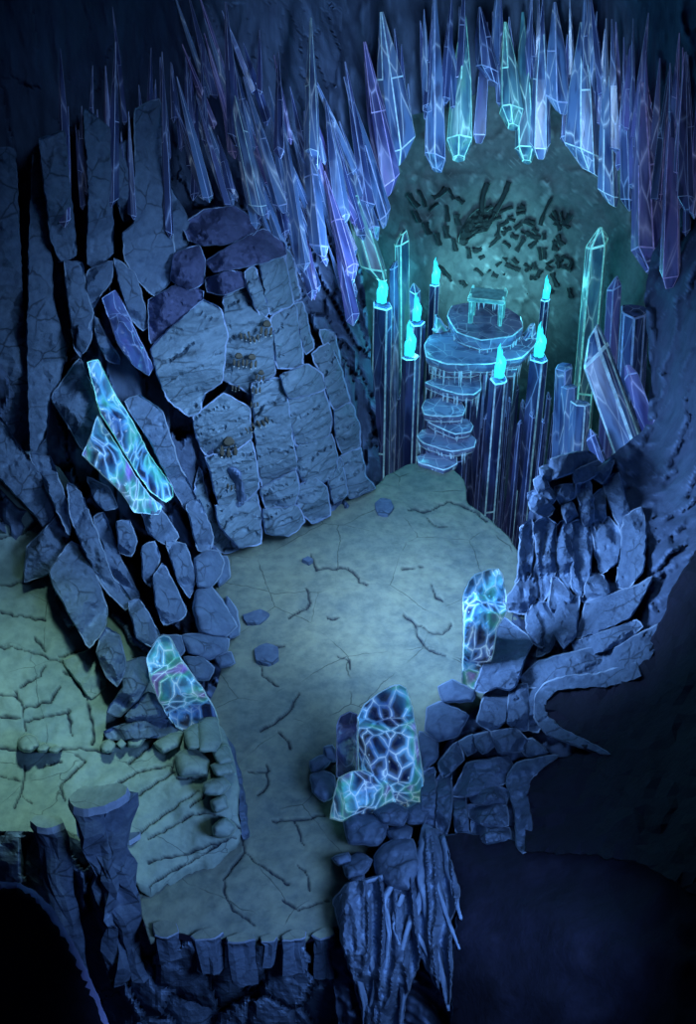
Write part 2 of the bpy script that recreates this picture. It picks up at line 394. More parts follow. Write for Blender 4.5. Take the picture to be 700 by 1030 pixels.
def prism(name, base, tip, r, mats, n=6, style='chisel', taper=.85, parent=None, seed=0, edge=.07, cut=.35, cells=0, flat=1.0, root=1.0):
    """a crystal from base to tip (world points), its edges frosted; root = width where it grows out of the rock"""
    rnd = random.Random(seed*13+7)
    ax = tip-base; L = ax.length; rot = Vector((0, 0, 1)).rotation_difference(ax.normalized())
    bm = bmesh.new(); a0 = rnd.random()*6.28
    ang = [a0+2*math.pi*(i+rnd.uniform(-.25, .25))/n for i in range(n)]
    rr = [r*rnd.uniform(.8, 1.12) for _ in range(n)]
    ca = rnd.random()*6.28
    tl = L-r*(1.25 if style != 'flat' else .25)
    nk = max(2, cells)
    hs = [tl*k/nk for k in range(nk+1)]
    rings = []
    for k, h in enumerate(hs):
        t = h/max(tl, .01); f = 1-(1-taper)*t; ring = []
        if root < 1: f *= root+(1-root)*min(1, t/.75)**.85
        for i in range(n):
            q = rr[i]*f*(rnd.uniform(.86, 1.1) if cells and 0 < k < nk else rnd.uniform(.97, 1.03))
            z = h+(rnd.uniform(-.3, .3)*tl/nk if cells and 0 < k < nk else 0)
            a = ang[i]+(rnd.uniform(-.12, .12) if cells else 0)
            if k == nk: z += r*cut*math.cos(a-ca)*(1 if style != 'flat' else .35)
            ring.append(bm.verts.new((q*math.cos(a), q*math.sin(a)*flat, z)))
        rings.append(ring)
    keep = set()
    for k in range(nk):
        A, B = rings[k], rings[k+1]
        for i in range(n):
            j = (i+1) % n
            if cells and rnd.random() < .6:
                if rnd.random() < .5: bm.faces.new((A[i], A[j], B[j])); bm.faces.new((A[i], B[j], B[i]))
                else: bm.faces.new((A[i], A[j], B[i])); bm.faces.new((A[j], B[j], B[i]))
            else: bm.faces.new((A[i], A[j], B[j], B[i]))
    bm.faces.new(list(reversed(rings[0])))
    t = rings[-1]
    if style == 'point':
        ap = bm.verts.new((r*.25*math.cos(ca), r*.25*math.sin(ca)*flat, L))
        for i in range(n): bm.faces.new((t[i], t[(i+1) % n], ap))
    elif style == 'chisel':
        in_ = []
        for i in range(n):
            v = t[i].co; in_.append(bm.verts.new((v.x*.45+r*.3*math.cos(ca), (v.y*.45+r*.3*math.sin(ca)*flat), L+.3*r*math.cos(ang[i]-ca)-r*.15)))
        for i in range(n): j = (i+1) % n; bm.faces.new((t[i], t[j], in_[j], in_[i]))
        bm.faces.new(in_)
    else: bm.faces.new(t)
    bmesh.ops.recalc_face_normals(bm, faces=bm.faces)
    def want(e):
        if e.calc_length() < r*.15: return False
        v = (e.verts[1].co-e.verts[0].co); up = abs(v.z)/v.length
        if min(e.verts[0].co.z, e.verts[1].co.z) > tl*.8: return True
        return up > .9 and rnd.random() < .85 or rnd.random() < .3
    bmesh.ops.bevel(bm, geom=[e for e in bm.edges if want(e)], offset=edge*r, offset_type='OFFSET', segments=1, affect='EDGES', material=1, clamp_overlap=True)
    return link_bm(name, bm, mats, parent, base, rot)

def tube(name, pts, mats, parent=None, k=8, rough=.15, seed=0, flat=1.0):
    """a tapering strand through world points (p, radius)"""
    P_ = []
    for i in range(len(pts)-1):
        for t in range(6):
            f = t/6; P_.append((pts[i][0].lerp(pts[i+1][0], f), pts[i][1]*(1-f)+pts[i+1][1]*f))
    P_.append(pts[-1])
    sm = [P_[0]]+[((P_[i-1][0]+P_[i][0]*2+P_[i+1][0])/4, P_[i][1]) for i in range(1, len(P_)-1)]+[P_[-1]]
    V, Fc = [], []
    for i, (p, r) in enumerate(sm):
        d = (sm[min(i+1, len(sm)-1)][0]-sm[max(i-1, 0)][0]).normalized()
        s = d.cross(Vector((0, 1, .3))).normalized(); u = d.cross(s)
        for a in range(k):
            t = 2*math.pi*a/k; q = r*(1+rough*2*fbm(p*1.7+Vector((a*.9, seed, 0))))
            V.append(p+s*q*math.cos(t)+u*q*math.sin(t)*flat)
    m = len(sm)
    for i in range(m-1):
        for a in range(k): b = (a+1) % k; Fc.append((i*k+a, i*k+b, (i+1)*k+b, (i+1)*k+a))
    Fc.append(tuple(range(k-1, -1, -1))); Fc.append(tuple((m-1)*k+a for a in range(k)))
    return link(name, V, Fc, mats, parent, smooth=True)

# ------------------------------------------------------------------ the setting
floor_poly = [(136,890),(142,918),(150,945),(170,938),(240,945),(300,946),(345,930),(400,900),(480,850),(560,720),(560,600),(524,560),(512,540),(492,522),(470,506),(468,484),(452,470),(410,468),(388,478),(376,492),(330,500),(210,505),(130,620),(150,760),(140,850)]
floor_cracks = [[(313,558),(318,572),(330,571),(350,570),(358,577),(362,587),(369,588)],[(290,622),(305,612),(313,606),(310,598),(308,593)],[(258,655),(272,651),(285,650)],
 [(258,655),(265,680),(280,690)],[(262,735),(275,728),(290,715),(300,698)],[(280,736),(290,745),(292,752)],[(250,778),(270,776)],[(275,825),(305,824),(325,820)],[(296,826),(302,838),(305,848)],
 [(243,835),(245,855),(260,868),(275,878),(290,888)],[(245,858),(235,870),(225,885),(226,900),(235,915),(255,929)],[(405,618),(420,628),(432,636),(445,637),(455,628)],
 [(418,628),(420,640),(432,655),(447,660)],[(435,588),(438,600),(446,604)],[(350,569),(360,581)],[(405,573),(425,570)],[(412,512),(432,513),(450,504),(470,510),(490,523)],
 [(330,620),(340,622)],[(300,870),(310,880),(312,895)],[(260,800),(270,790),(268,770)],[(285,905),(300,915),(330,905)],[(340,660),(352,664),(352,672)],[(390,700),(402,706)],[(430,520),(436,528),(448,530)]]
struct(sheet('floor', floor_poly, None, 1.5, 'floor', amp=.05, freq=.7, cracks=floor_cracks, cw=1.5, cd=.07, skirt=(0, .1, -.25), zlevel=0))
ledge_poly = [(-70,838),(0,836),(30,840),(62,834),(100,850),(124,862),(134,886),(150,894),(165,884),(200,868),(238,850),(243,835),(238,815),(240,790),(236,765),(226,735),(205,715),(180,700),(120,560),(60,470),(0,440),(-70,420)]
ledge_cracks = [[(65,675),(80,690),(88,705),(95,735),(93,748)],[(60,660),(80,654),(98,652)],[(15,695),(23,710),(25,735)],[(23,712),(50,705),(60,690)],[(0,698),(18,700)],[(68,712),(72,740)],[(25,725),(70,715)],
 [(25,770),(23,790),(15,812)],[(0,780),(22,785)],[(22,800),(32,808)],[(75,758),(85,765),(60,790),(65,805)],[(130,768),(150,750),(162,735)],[(115,790),(140,775),(172,770)],[(180,752),(172,775),(178,782),(202,782)],
 [(130,805),(160,785),(175,775)],[(135,842),(170,815),(200,795)],[(0,615),(25,620),(45,623)],[(0,650),(20,652),(45,660),(62,666)],[(35,640),(45,655)],[(20,690),(40,680),(45,670)],[(0,540),(25,535),(50,515)],
 [(0,588),(30,585),(50,575)],[(150,843),(170,832),(195,818),(215,818),(235,828),(243,835)],[(150,892),(165,880),(200,862),(225,845),(238,842)],[(150,866),(190,857),(222,846)],[(0,752),(30,756),(75,752),(110,756)],[(205,800),(190,810)],[(0,720),(20,722)],[(45,770),(60,765)]]
struct(sheet('ground_ledge', ledge_poly, DL, 1.5, 'ledge', amp=.09, freq=.8, off=-.03, cracks=ledge_cracks, cw=1.6, cd=.08, skirt=(0, .1, -.25)))
struct(sheet('wall_left', [(-90,-110),(345,-110),(345,60),(352,200),(368,300),(384,485),(372,505),(300,530),(232,552),(214,560),(222,600),(228,650),(218,690),(200,730),(180,742),(150,742),(100,720),(40,560),(-90,470)], DL, 2.6, 'wall', amp=.35, freq=.55, off=.6, stretch=(1, 1, .35), crag=.5, csc=(1.3, 1.3, .45), smooth=False, fade=lambda x, y: min(1, max(.1, (y-200+x*.2)/90))))
struct(sheet('ceiling', [(290,-110),(800,-110),(800,180),(700,215),(672,240),(650,215),(628,170),(610,150),(580,128),(550,100),(520,95),(490,85),(465,105),(430,112),(405,118),(392,150),(385,190),(372,215),(352,250),(330,250),(300,200),(290,100)], DC, 3, 'wall', amp=.55, freq=.8, off=.35, stretch=(1.3, 1, .22)))
struct(sheet('wall_back', [(280,60),(760,60),(760,620),(280,620)], DB, 3, 'back', amp=.3, freq=.7, off=.1, crag=.10, csc=(1, 1, .8)))
def flutes(p, x, y):
    a = max(0, min(1, (y-505)/30))*max(0, min(1, (650-y)/50))*max(0, min(1, (690-x)/60))
    l = max(0, min(1, (y-640)/40))
    nn = noise.noise(Vector((p.x*3.4+.5*noise.noise(p), p.z*.5, 4))); f = (abs(nn)*2-.5)*.5*a+(abs(noise.noise(Vector((p.x*7, p.z*.8, 8)))))*.2*a
    return f+l*.3*(abs(noise.noise(Vector((p.x*.7, p.y*.7, p.z*3.6+.5*noise.noise(p)))))*2-.5)
struct(sheet('wall_right', [(800,150),(672,225),(655,255),(648,300),(655,380),(650,430),(600,470),(545,480),(530,520),(520,600),(500,690),(470,720),(440,760),(430,860),(360,880),(330,940),(350,1120),(800,1120)], DR, 2.6, 'wall', amp=.3, freq=.9, off=.1, stretch=(1.2, 1, .45), crag=.1, csc=(1.2, 1.2, .6), extra=flutes))
# floor of the chasm, far below the stairs
V = []; n = 40
for j in range(n+1):
    for i in range(n+1):
        x = -9+22*i/n; y = 23+17*j/n; V.append(Vector((x, y, -8+fbm(Vector((x, y, 0))*.5)*.8)))
struct(link('ground_chasm', V, [(j*(n+1)+i, j*(n+1)+i+1, (j+1)*(n+1)+i+1, (j+1)*(n+1)+i) for j in range(n) for i in range(n)], ['wall'], smooth=True))
def front(px, py):                                  # the drop below the near rim of the floor
    return 13.25-.2*math.sin(px*.02)
struct(sheet('wall_front', [(-90,836),(-40,836),(60,838),(120,862),(140,930),(165,944),(240,950),(300,951),(345,938),(360,1120),(-90,1120)], lambda x, y: (14.45 if x < 60 else 14.45-.8*min(1, (x-60)/80))-.001*max(0, y-840), 3, 'rock', amp=.12, freq=1.1, off=.12, stretch=(1, 1, .5), crag=.3, csc=(1.1, 1, .5), smooth=False))

# ------------------------------------------------------------------ the rock face on the left, with footprints
cl = empty('rock_cliff', P(290, 520, 25.2), 'tall blocky blue rock cliff with rows of fossil footprints left of the chamber floor', 'cliff')
CB = [
 ([(152,352),(172,330),(205,302),(222,312),(228,335),(224,370),(222,385),(205,395),(200,415),(190,418),(170,402),(158,375)], .9, .25),
 ([(225,300),(246,287),(255,305),(270,322),(275,340),(276,375),(262,402),(240,388),(225,382),(226,330)], .55, .1),
 ([(247,274),(256,268),(270,314),(266,320),(258,310),(250,290)], .75, .12),
 ([(262,266),(285,258),(292,290),(295,305),(272,316),(268,300)], .7, .15),
 ([(273,320),(296,306),(302,340),(304,370),(280,370),(276,340)], .6, .14),
 ([(287,250),(295,262),(302,300),(294,303)], .5, .1),
 ([(296,306),(304,304),(315,350),(308,356),(303,340)], .5, .1),
 ([(195,420),(225,396),(250,410),(253,440),(235,454),(207,457),(198,440)], .75, .12),
 ([(207,460),(240,453),(252,443),(258,470),(260,490),(245,505),(220,508),(215,485)], .85, .12),
 ([(254,386),(285,380),(292,430),(298,470),(280,486),(264,490),(258,450)], .7, .14),
 ([(282,378),(310,367),(324,377),(327,390),(310,397),(290,400)], .75, .16),
 ([(289,402),(326,393),(333,420),(330,438),(298,448),(293,425)], .62, .16),
 ([(298,450),(333,437),(339,460),(336,480),(310,490),(299,472)], .6, .16),
 ([(314,356),(330,345),(342,370),(352,404),(336,411),(325,380)], .5, .14),
 ([(336,413),(353,406),(361,430),(362,449),(345,457),(338,440)], .5, .14),
 ([(343,459),(363,451),(367,480),(377,491),(352,501),(345,480)], .5, .14),
 ([(322,332),(336,335),(342,366),(326,346)], .45, .1),
 ([(300,491),(315,479),(328,490),(332,518),(314,526),(300,512)], .7, .16),
 ([(262,492),(297,473),(301,490),(296,509),(268,511)], .75, .16),
 ([(265,513),(300,509),(306,525),(290,539),(268,536)], .8, .16),
 ([(217,509),(258,496),(262,520),(262,546),(240,550),(222,530)], .8, .16),
 ([(330,482),(342,460),(349,497),(336,506)], .6, .12),
 ([(200,470),(208,500),(222,536),(240,552),(226,556),(205,540),(196,500)], .3, .1),
]
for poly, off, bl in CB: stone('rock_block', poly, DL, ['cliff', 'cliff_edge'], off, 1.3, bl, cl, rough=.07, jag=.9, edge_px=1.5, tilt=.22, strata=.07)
for poly in ([(185,226),(205,212),(235,208),(262,226),(252,237),(225,245),(205,246),(190,241)],[(207,263),(235,246),(265,231),(285,245),(288,256),(270,262),(240,269),(215,273)],
             [(207,281),(230,273),(246,276),(248,286),(226,296),(209,293)],[(175,256),(200,247),(206,265),(204,284),(190,291),(172,281)],[(150,302),(180,286),(204,293),(203,300),(172,328),(152,345)]):
    stone('cap_rock', poly, DL, ['cap', 'cliff_edge'], .75, 1.4, .3, cl, rough=.16, edge_px=1.0, tilt=.2)
def fp(x, y, s, a=0, big=1):
    """a fossil footprint: pad and three toes sunk in the face, each with a pale mineral tip"""
    V, Fc, mi = [], [], []
    def blob(cx, cy, w, h, m):
        k = 10; b = len(V); ca, sa = math.cos(a), math.sin(a)
        for r, dz in ((1, .02), (.75, -.05), (.4, -.06)):
            for i in range(k):
                t = 6.283*i/k; ux = w*r*math.cos(t)*(1+.15*math.sin(3*t+cx)); uy = h*r*math.sin(t)
                q = (x+(cx+ux)*ca-(cy+uy)*sa, y+(cx+ux)*sa+(cy+uy)*ca)
                V.append(P(q[0], q[1], DL(*q)-off-.3+dz))
        for g in range(2):
            for i in range(k): Fc.append((b+g*k+i, b+g*k+(i+1) % k, b+(g+1)*k+(i+1) % k, b+(g+1)*k+i)); mi.append(m)
        Fc.append(tuple(b+2*k+i for i in range(k))); mi.append(m)
        Fc.append(tuple(b+k-1-i for i in range(k))); mi.append(m)
    off = .62
    if big: blob(0, -4*s, 4*s, 3.4*s, 0)
    for k, dx in enumerate((-4.5, 0, 4.5)):
        blob(dx*s, (4 if k == 1 else 2.5)*s, 1.4*s, 4*s, 0); blob(dx*s*1.05, (8.2 if k == 1 else 6.8)*s, .8*s, .8*s, 1)
    link('fossil_footprint', V, Fc, ['print', 'print_tip'], cl, midx=mi)
for x, y, s, a, b in ((240,362,1.0,0,1),(253,363,1.0,.1,1),(246,335,.9,-.2,0),(255,338,.9,-.2,0),(268,330,1.1,.1,1),(262,378,.8,.2,1),(237,388,.7,0,0),(258,390,.8,.1,0),(250,428,.9,-.5,0),(263,422,1.0,-.5,0),(230,450,1.5,.0,1),(233,487,.8,0,0),(256,405,.7,0,0)):
    fp(x, y, s, a, b)

# ------------------------------------------------------------------ slabs and boulders of the left wall
SL = [
 ([(-20,150),(14,150),(22,300),(30,400),(48,455),(30,465),(8,432),(-20,400)], .3, 'dark smooth rock slab along the left edge of the wall', 0),
 ([(34,152),(48,168),(52,300),(66,350),(60,380),(50,396),(45,440),(32,455),(28,330)], .55, 'long dark blue slab running down beside the slab at the left edge', 0),
 ([(40,140),(64,132),(68,180),(76,256),(62,262),(52,240),(47,200)], .8, 'pale topped slab high on the left wall above the thin upright slab', 0),
 ([(65,263),(82,265),(85,290),(93,315),(88,330),(80,350),(82,360),(76,350),(72,320)], .9, 'thin upright slab in the middle of the upper left wall', 1),
 ([(80,326),(92,319),(91,340),(83,356),(78,350)], .95, 'small splinter of rock below the thin upright slab', 1),
 ([(86,110),(110,130),(113,254),(96,270),(89,265),(90,200)], .7, 'smooth upright slab between the pale topped slab and the broad hanging slab', 0),
 ([(89,273),(113,263),(112,280),(98,300),(93,311),(88,290)], .8, 'short cracked block directly under the smooth upright slab', 1),
 ([(115,260),(135,275),(150,325),(144,332),(130,316),(122,290)], .7, 'narrow slanting slab above the leaning smooth prism of rock', 1),
 ([(95,318),(104,336),(118,358),(120,366),(108,361),(98,340)], .7, 'slender shard of rock left of the leaning smooth prism', 1),
 ([(137,110),(160,100),(168,190),(176,270),(166,288),(155,297),(140,282),(127,262),(124,235),(136,225)], .8, 'broad hanging slab with ragged lower end left of the cliff top', 1),
 ([(114,150),(130,140),(137,224),(125,222),(116,190)], .55, 'dark slab tucked behind the broad hanging slab', 0),
 ([(166,180),(185,214),(196,240),(180,255),(173,246)], .6, 'wedge of dark rock between the broad hanging slab and the cliff cap', 0),
 ([(52,400),(80,361),(97,405),(104,440),(84,452),(68,425)], .55, 'flat dark slab above the twin crystal jutting from the left wall', 1),
 ([(126,404),(140,398),(163,415),(180,470),(196,500),(200,520),(187,512),(170,480),(150,440)], .8, 'long slanting slab right of the twin crystal', 1),
 ([(0,420),(12,440),(46,485),(60,520),(67,540),(58,550),(38,520),(0,480)], .5, 'dark sloping slab above the pale ledge slope', 0),
 ([(30,456),(50,460),(65,500),(70,538),(52,500)], .75, 'narrow dark strip of rock beside the sloping slab above the pale slope', 1),
 ([(68,486),(80,495),(98,540),(112,580),(133,606),(126,613),(105,590),(85,552),(72,520)], 1.0, 'long straight slab running down to the ledge below the twin crystal', 1),
 ([(88,480),(108,490),(118,510),(106,513),(95,500)], .8, 'short block wedged under the lower twin crystal', 1),
 ([(118,525),(130,524),(137,545),(132,559),(121,555)], .95, 'dark oval rock hanging below the tips of the twin crystal', 1),
 ([(140,505),(152,500),(167,520),(179,540),(170,548),(150,536)], .9, 'rough block directly below the tips of the twin crystal', 1),
 ([(144,550),(155,545),(160,560),(151,590),(144,580)], .95, 'small upright shard left of the pointed triangular slab', 1),
 ([(155,582),(163,567),(178,595),(187,615),(182,622),(165,628),(157,605)], 1.2, 'pointed triangular slab at the foot of the left wall', 1),
 ([(188,508),(200,503),(214,540),(209,556),(200,553)], .8, 'slim slanting slab above the round boulder at the wall foot', 1),
 ([(168,545),(186,548),(196,580),(191,601),(180,585)], .95, 'narrow slab behind the pointed triangular slab', 1),
 ([(130,606),(140,603),(160,638),(152,650),(138,641)], 1.25, 'small leaning slab just behind the crystal on the ledge', 1),
 ([(50,576),(72,545),(86,555),(96,580),(107,614),(105,630),(90,651),(75,625),(55,590)], .95, 'large dark leaning block standing on the pale ledge', 1),
 ([(28,550),(60,518),(68,541),(50,575),(25,585)], .5, 'cracked dark rock behind the large leaning block', 1),
 ([(105,631),(120,640),(126,670),(118,690),(108,680),(98,656)], .9, 'curved block at the right foot of the large leaning block', 1),
 ([(122,668),(146,662),(151,680),(141,700),(121,720),(108,716),(125,692)], .7, 'smooth curved rock fold left of the crystal on the ledge', 0),
 ([(126,720),(149,697),(161,701),(169,720),(150,726),(131,727)], .5, 'smooth rounded rock at the left base of the ledge crystal', 0),
 ([(105,736),(130,727),(170,723),(176,735),(150,741),(110,743)], .35, 'long low blue kerb of rock below the ledge crystal', 0),
 ([(95,520),(104,516),(120,560),(140,600),(130,602),(112,572)], .6, 'dark narrow rib beside the long straight slab', 1),
 ([(96,642),(106,690),(92,702),(78,684),(64,664),(88,655)], .25, 'flat pale plate lying beside the forked crack', 2),
]
for i, (poly, off, lab, k) in enumerate(SL):
    if k == 2: o = stone('stone_plate', poly, DL, ['ledge', 'ledge_edge'], off*.5, .4, .08, rough=.05, jag=.8, tilt=.05)
    else: o = stone('rock_slab', poly, DL, ['rock', 'rock_edge'] if k else ['rock', 'rock'], off, 1.2, .22, rough=.09, jag=.8, edge_px=1.3, tilt=.3)
    tag(o, lab, 'rock slab' if k < 2 else 'stone plate')
BO = [
 ([(196,562),(207,555),(220,555),(225,566),(222,577),(212,590),(199,590)], .9, 'round dark boulder at the foot of the left wall'),
 ([(198,593),(212,590),(228,612),(238,630),(226,641),(201,635),(195,612)], .9, 'largest boulder at the wall foot, below the round one'),
 ([(228,600),(238,615),(240,638),(230,643),(226,625)], .6, 'slim boulder leaning on the right of the largest wall foot boulder'),
 ([(182,640),(205,637),(230,643),(228,655),(210,663),(190,656)], .8, 'flat oval boulder beneath the largest wall foot boulder'),
 ([(185,661),(204,662),(215,672),(210,683),(195,683)], .8, 'oval boulder right of the ledge crystal tip'),
 ([(215,661),(232,656),(236,667),(222,671)], .5, 'small flat stone between two oval boulders at the floor edge'),
 ([(212,560),(228,560),(231,580),(220,590)], .5, 'rounded rock tucked behind the round dark boulder'),
 ([(160,640),(182,640),(185,655),(176,664)], .9, 'dark stone behind the tip of the ledge crystal'),
]
for poly, off, lab in BO: tag(stone('boulder', poly, DL, ['rock', 'rock_edge'], off, .9, .35, rough=.06, edge_px=1.4, tilt=.2, round_=True, strata=.02), lab, 'boulder')
LB = [
 ([(186,736),(199,728),(201,752),(190,753)], .6, 'upright pale stone left of the tallest rim stone'),
 ([(201,725),(217,720),(222,745),(216,755),(201,755)], .65, 'tallest pale stone on the ledge rim under the crystal'),
 ([(213,754),(228,750),(234,765),(221,769)], .4, 'pale rim stone just below the tallest one'),
 ([(212,770),(230,767),(235,776),(219,780)], .35, 'flat pale rim stone halfway along the ledge edge'),
 ([(205,788),(224,782),(232,790),(222,799),(206,798)], .35, 'oval pale rim stone below the flat one'),
 ([(212,806),(225,800),(229,812),(217,817)], .35, 'small pale rim stone above the long ledge crack'),
 ([(214,832),(226,823),(238,833),(230,841),(216,841)], .3, 'lowest pale rim stone where the ledge cracks meet'),
 ([(177,760),(190,753),(210,765),(208,778),(182,780)], .25, 'broad pale flagstone behind the ledge rim'),
 ([(19,745),(26,739),(36,742),(39,750),(30,756),(20,753)], .35, 'roundest loose pale stone lying on the ledge at left'),
 ([(37,752),(44,748),(50,751),(46,756),(39,756)], .25, 'tiny loose stone beside the roundest pale stone'),
 ([(102,750),(109,744),(116,748),(113,755),(104,756)], .25, 'loose pale stone at the foot of the forked crack'),
 ([(117,748),(122,743),(127,748),(123,753)], .2, 'smallest loose stone right of the forked crack'),
 ([(128,745),(138,740),(146,743),(140,750),(130,751)], .25, 'loose angular stone below the blue rock kerb'),
 ([(155,748),(172,738),(184,737),(178,750),(164,757)], .3, 'slanted pale flagstone left of the upright rim stones'),
 ([(48,754),(56,750),(62,753),(57,757)], .2, 'flat loose chip between the round pale stone and the pillars'),
]
for poly, off, lab in LB: tag(stone('ledge_stone', poly, DL, ['ledge', 'ledge_edge'], off*.8, .5, .22, rough=.04, edge_px=1.2, tilt=.2, round_=True), lab, 'stone')
# broken rock columns in front of the ledge
pl = column('rock_pillar', [(66,803),(72,797),(82,790),(98,790),(118,786),(131,790),(129,799),(118,806),(106,811),(88,815),(72,812)], 3.1, 4.7, ['rock', 'cliff_edge', 'ledge'], .86, jag=.9, seed=5, rough=.09, segs=16)
tag(pl, 'tallest broken rock pillar with a flat pale top in front of the ledge', 'rock pillar')
for i, (top, z, h, tp, lab) in enumerate([([(28,826),(34,820),(48,819),(63,822),(66,828),(52,833),(36,832)], 2.4, 4.2, .75, 'shorter rock pillar with flat pale top left of the tallest pillar'),
    ([(112,822),(134,800),(139,815),(142,840),(130,848),(116,842)], .95, 2.4, .5, 'low dark rock stump leaning on the right of the tallest pillar')]):
    tag(column('rock_pillar', top, z, h, ['rock', 'cliff_edge', 'ledge' if i == 0 else 'rock'], tp, jag=.8, seed=8+i, rough=.04, segs=14), lab, 'rock pillar')
# rim blocks of the floor above the front drop
RB = [([(152,927),(165,924),(178,928),(181,938),(168,944),(155,941)], 'first rim block from the pillars on the front edge of the floor'),
 ([(190,941),(203,934),(218,932),(226,937),(216,944),(196,946)], 'second rim block from the pillars on the front floor edge'),
 ([(226,942),(240,938),(255,939),(258,945),(240,948),(228,947)], 'third rim block from the pillars on the front floor edge'),
 ([(261,941),(274,938),(280,942),(276,947),(262,948)], 'smallest rim block in the middle of the front floor edge'),
 ([(282,941),(295,934),(309,936),(308,943),(292,947),(283,946)], 'rim block right of the smallest one on the front floor edge'),
 ([(312,940),(325,932),(336,933),(338,940),(322,945)], 'rim block next to the flowstone on the front floor edge')]
for i, (top, lab) in enumerate(RB): tag(column('rim_block', top, .13, .75+.25*(i % 3), ['rock', 'rock_edge', 'floor'], .96, jag=.6, seed=20+i, rough=.03, segs=6), lab, 'rock block')
fg = stone('foreground_boulder', [(-60,900),(0,888),(20,890),(35,898),(52,915),(66,938),(82,968),(95,998),(112,1040),(130,1100),(-60,1100)], lambda x, y: 9.6-.001*(y-890), ['black', 'violet_rim_light'], 0, .8, .5, rough=.06, jag=.8, edge_px=6.5, tilt=0, round_=True)
tag(fg, 'rounded foreground boulder, shade-black, with a painted violet rim light at the bottom left', 'boulder')

# ------------------------------------------------------------------ right side
bt = empty('rock_buttress', P(575, 600, 22), 'fluted blue rock buttress topped with blocky boulders below the leaning crystals', 'rock buttress')
for poly in ([(551,464),(572,457),(592,455),(601,462),(575,475),(556,482)],[(576,474),(602,464),(606,471),(591,483),(578,486)],[(597,473),(618,461),(613,475),(605,486),(598,481)],[(607,484),(622,476),(626,495),(632,515),(626,535),(613,506)],
  [(558,490),(577,487),(578,500),(564,507)],[(543,471),(551,468),(557,480),(548,486)],[(537,483),(546,478),(552,489),(541,496)],[(531,496),(540,493),(557,512),(550,520),(534,512)],[(565,509),(575,505),(581,520),(570,526)],[(596,500),(606,491),(609,520),(600,531)],[(538,497),(550,490),(560,498),(556,506)]):
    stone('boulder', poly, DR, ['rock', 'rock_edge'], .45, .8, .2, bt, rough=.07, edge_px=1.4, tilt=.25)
for poly in ([(580,488),(592,484),(596,510),(596,546),(586,521)],[(538,526),(550,521),(560,531),(558,570),(552,590),(545,606),(538,590),(541,560)],[(561,530),(572,521),(577,560),(570,596),(562,580)],[(576,526),(586,523),(595,545),(592,580),(585,600),(576,590)],
  [(596,526),(612,521),(625,540),(620,565),(606,576),(599,555)],[(524,531),(534,523),(535,560),(529,590),(518,601),(524,565)],[(510,602),(525,582),(536,572),(539,600),(530,616),(512,614)],[(628,520),(645,511),(649,540),(645,575),(632,590),(622,590)],[(556,580),(566,590),(575,600),(565,625),(553,610)],
  [(540,606),(553,608),(556,632),(545,650),(532,640),(530,620)],[(594,578),(606,580),(612,596),(598,606),(586,604)]):
    stone('rock_flute', poly, DR, ['rock', 'rock_edge'], .5, .9, .26, bt, rough=.08, edge_px=1.5, tilt=.2, jag=1.2, flute=.16, grow=2.6)
te = empty('rock_terrace', P(560, 700, 18.5), 'stepped rock terrace with rounded layers on the right below the buttress', 'rock terrace')
for poly, off in (([(556,612),(566,603),(582,600),(578,640),(567,652),(556,634)],.5),([(580,641),(590,606),(640,590),(656,580),(634,620),(602,636)],.45),([(576,647),(602,637),(640,624),(646,630),(622,650),(582,661)],.5),
  ([(524,682),(540,666),(600,651),(622,650),(600,680),(560,690),(532,691)],.45),([(592,681),(610,656),(667,626),(661,650),(640,680),(602,690)],.5),
  ([(480,726),(489,696),(511,691),(508,725),(496,736)],.5),([(510,727),(513,692),(530,688),(531,734),(518,733)],.52),([(532,734),(532,688),(547,690),(546,722),(541,736)],.45),
  ([(462,746),(475,739),(482,752),(470,760)],.5),([(474,741),(491,736),(498,750),(485,758)],.5),([(494,736),(518,733),(531,745),(526,755),(501,756)],.55),([(522,749),(535,743),(551,757),(531,761)],.45),([(441,768),(460,746),(466,764),(446,782)],.45),
  ([(455,800),(470,768),(510,761),(521,780),(500,790),(476,800)],.45),([(472,797),(500,791),(511,795),(509,809),(476,808)],.45),([(470,810),(509,811),(511,830),(490,833),(473,822)],.42),([(474,826),(492,835),(512,833),(514,848),(490,850),(476,842)],.35),([(456,802),(467,790),(470,830),(472,846),(459,836)],.42),
  ([(440,784),(452,772),(455,812),(448,842),(440,832)],.42),([(425,778),(436,772),(438,800),(436,835),(428,838),(424,810)],.35),([(551,606),(557,600),(560,640),(552,655),(540,660),(545,640)],.4)):
    stone('rock_layer', poly, DR, ['rock', 'rock_edge'], off, .8, .24, te, rough=.07, edge_px=1.5, tilt=.2, strata=.03)
stone('rock_rib', [(512,778),(520,768),(545,762),(562,760),(545,772),(533,784),(530,800),(534,825),(535,850),(526,858),(520,850),(519,820),(514,800),(510,788)], DR, ['rock', 'rock_edge'], .6, .6, .12, te, rough=.08, tilt=0, cuts=0, flute=.1)
ar = stone('rock_arch', [(640,666),(600,679),(570,680),(548,688),(538,702),(538,722),(550,738),(575,748),(614,759),(590,745),(562,732),(550,720),(549,704),(560,694),(580,691),(610,691),(645,680)], DR, ['rock', 'rock_edge'], .65, .7, .12, rough=.08, tilt=0, cuts=0)
tag(ar, 'curved pale rock arch framing a dark hollow on the right terrace', 'rock arch')
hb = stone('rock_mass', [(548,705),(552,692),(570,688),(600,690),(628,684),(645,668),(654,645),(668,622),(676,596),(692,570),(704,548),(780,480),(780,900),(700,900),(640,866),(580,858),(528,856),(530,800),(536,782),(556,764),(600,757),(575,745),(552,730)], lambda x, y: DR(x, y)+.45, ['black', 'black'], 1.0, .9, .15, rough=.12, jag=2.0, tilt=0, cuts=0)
tag(hb, 'large rock mass painted shade-black behind the terrace at the right edge', 'rock mass')
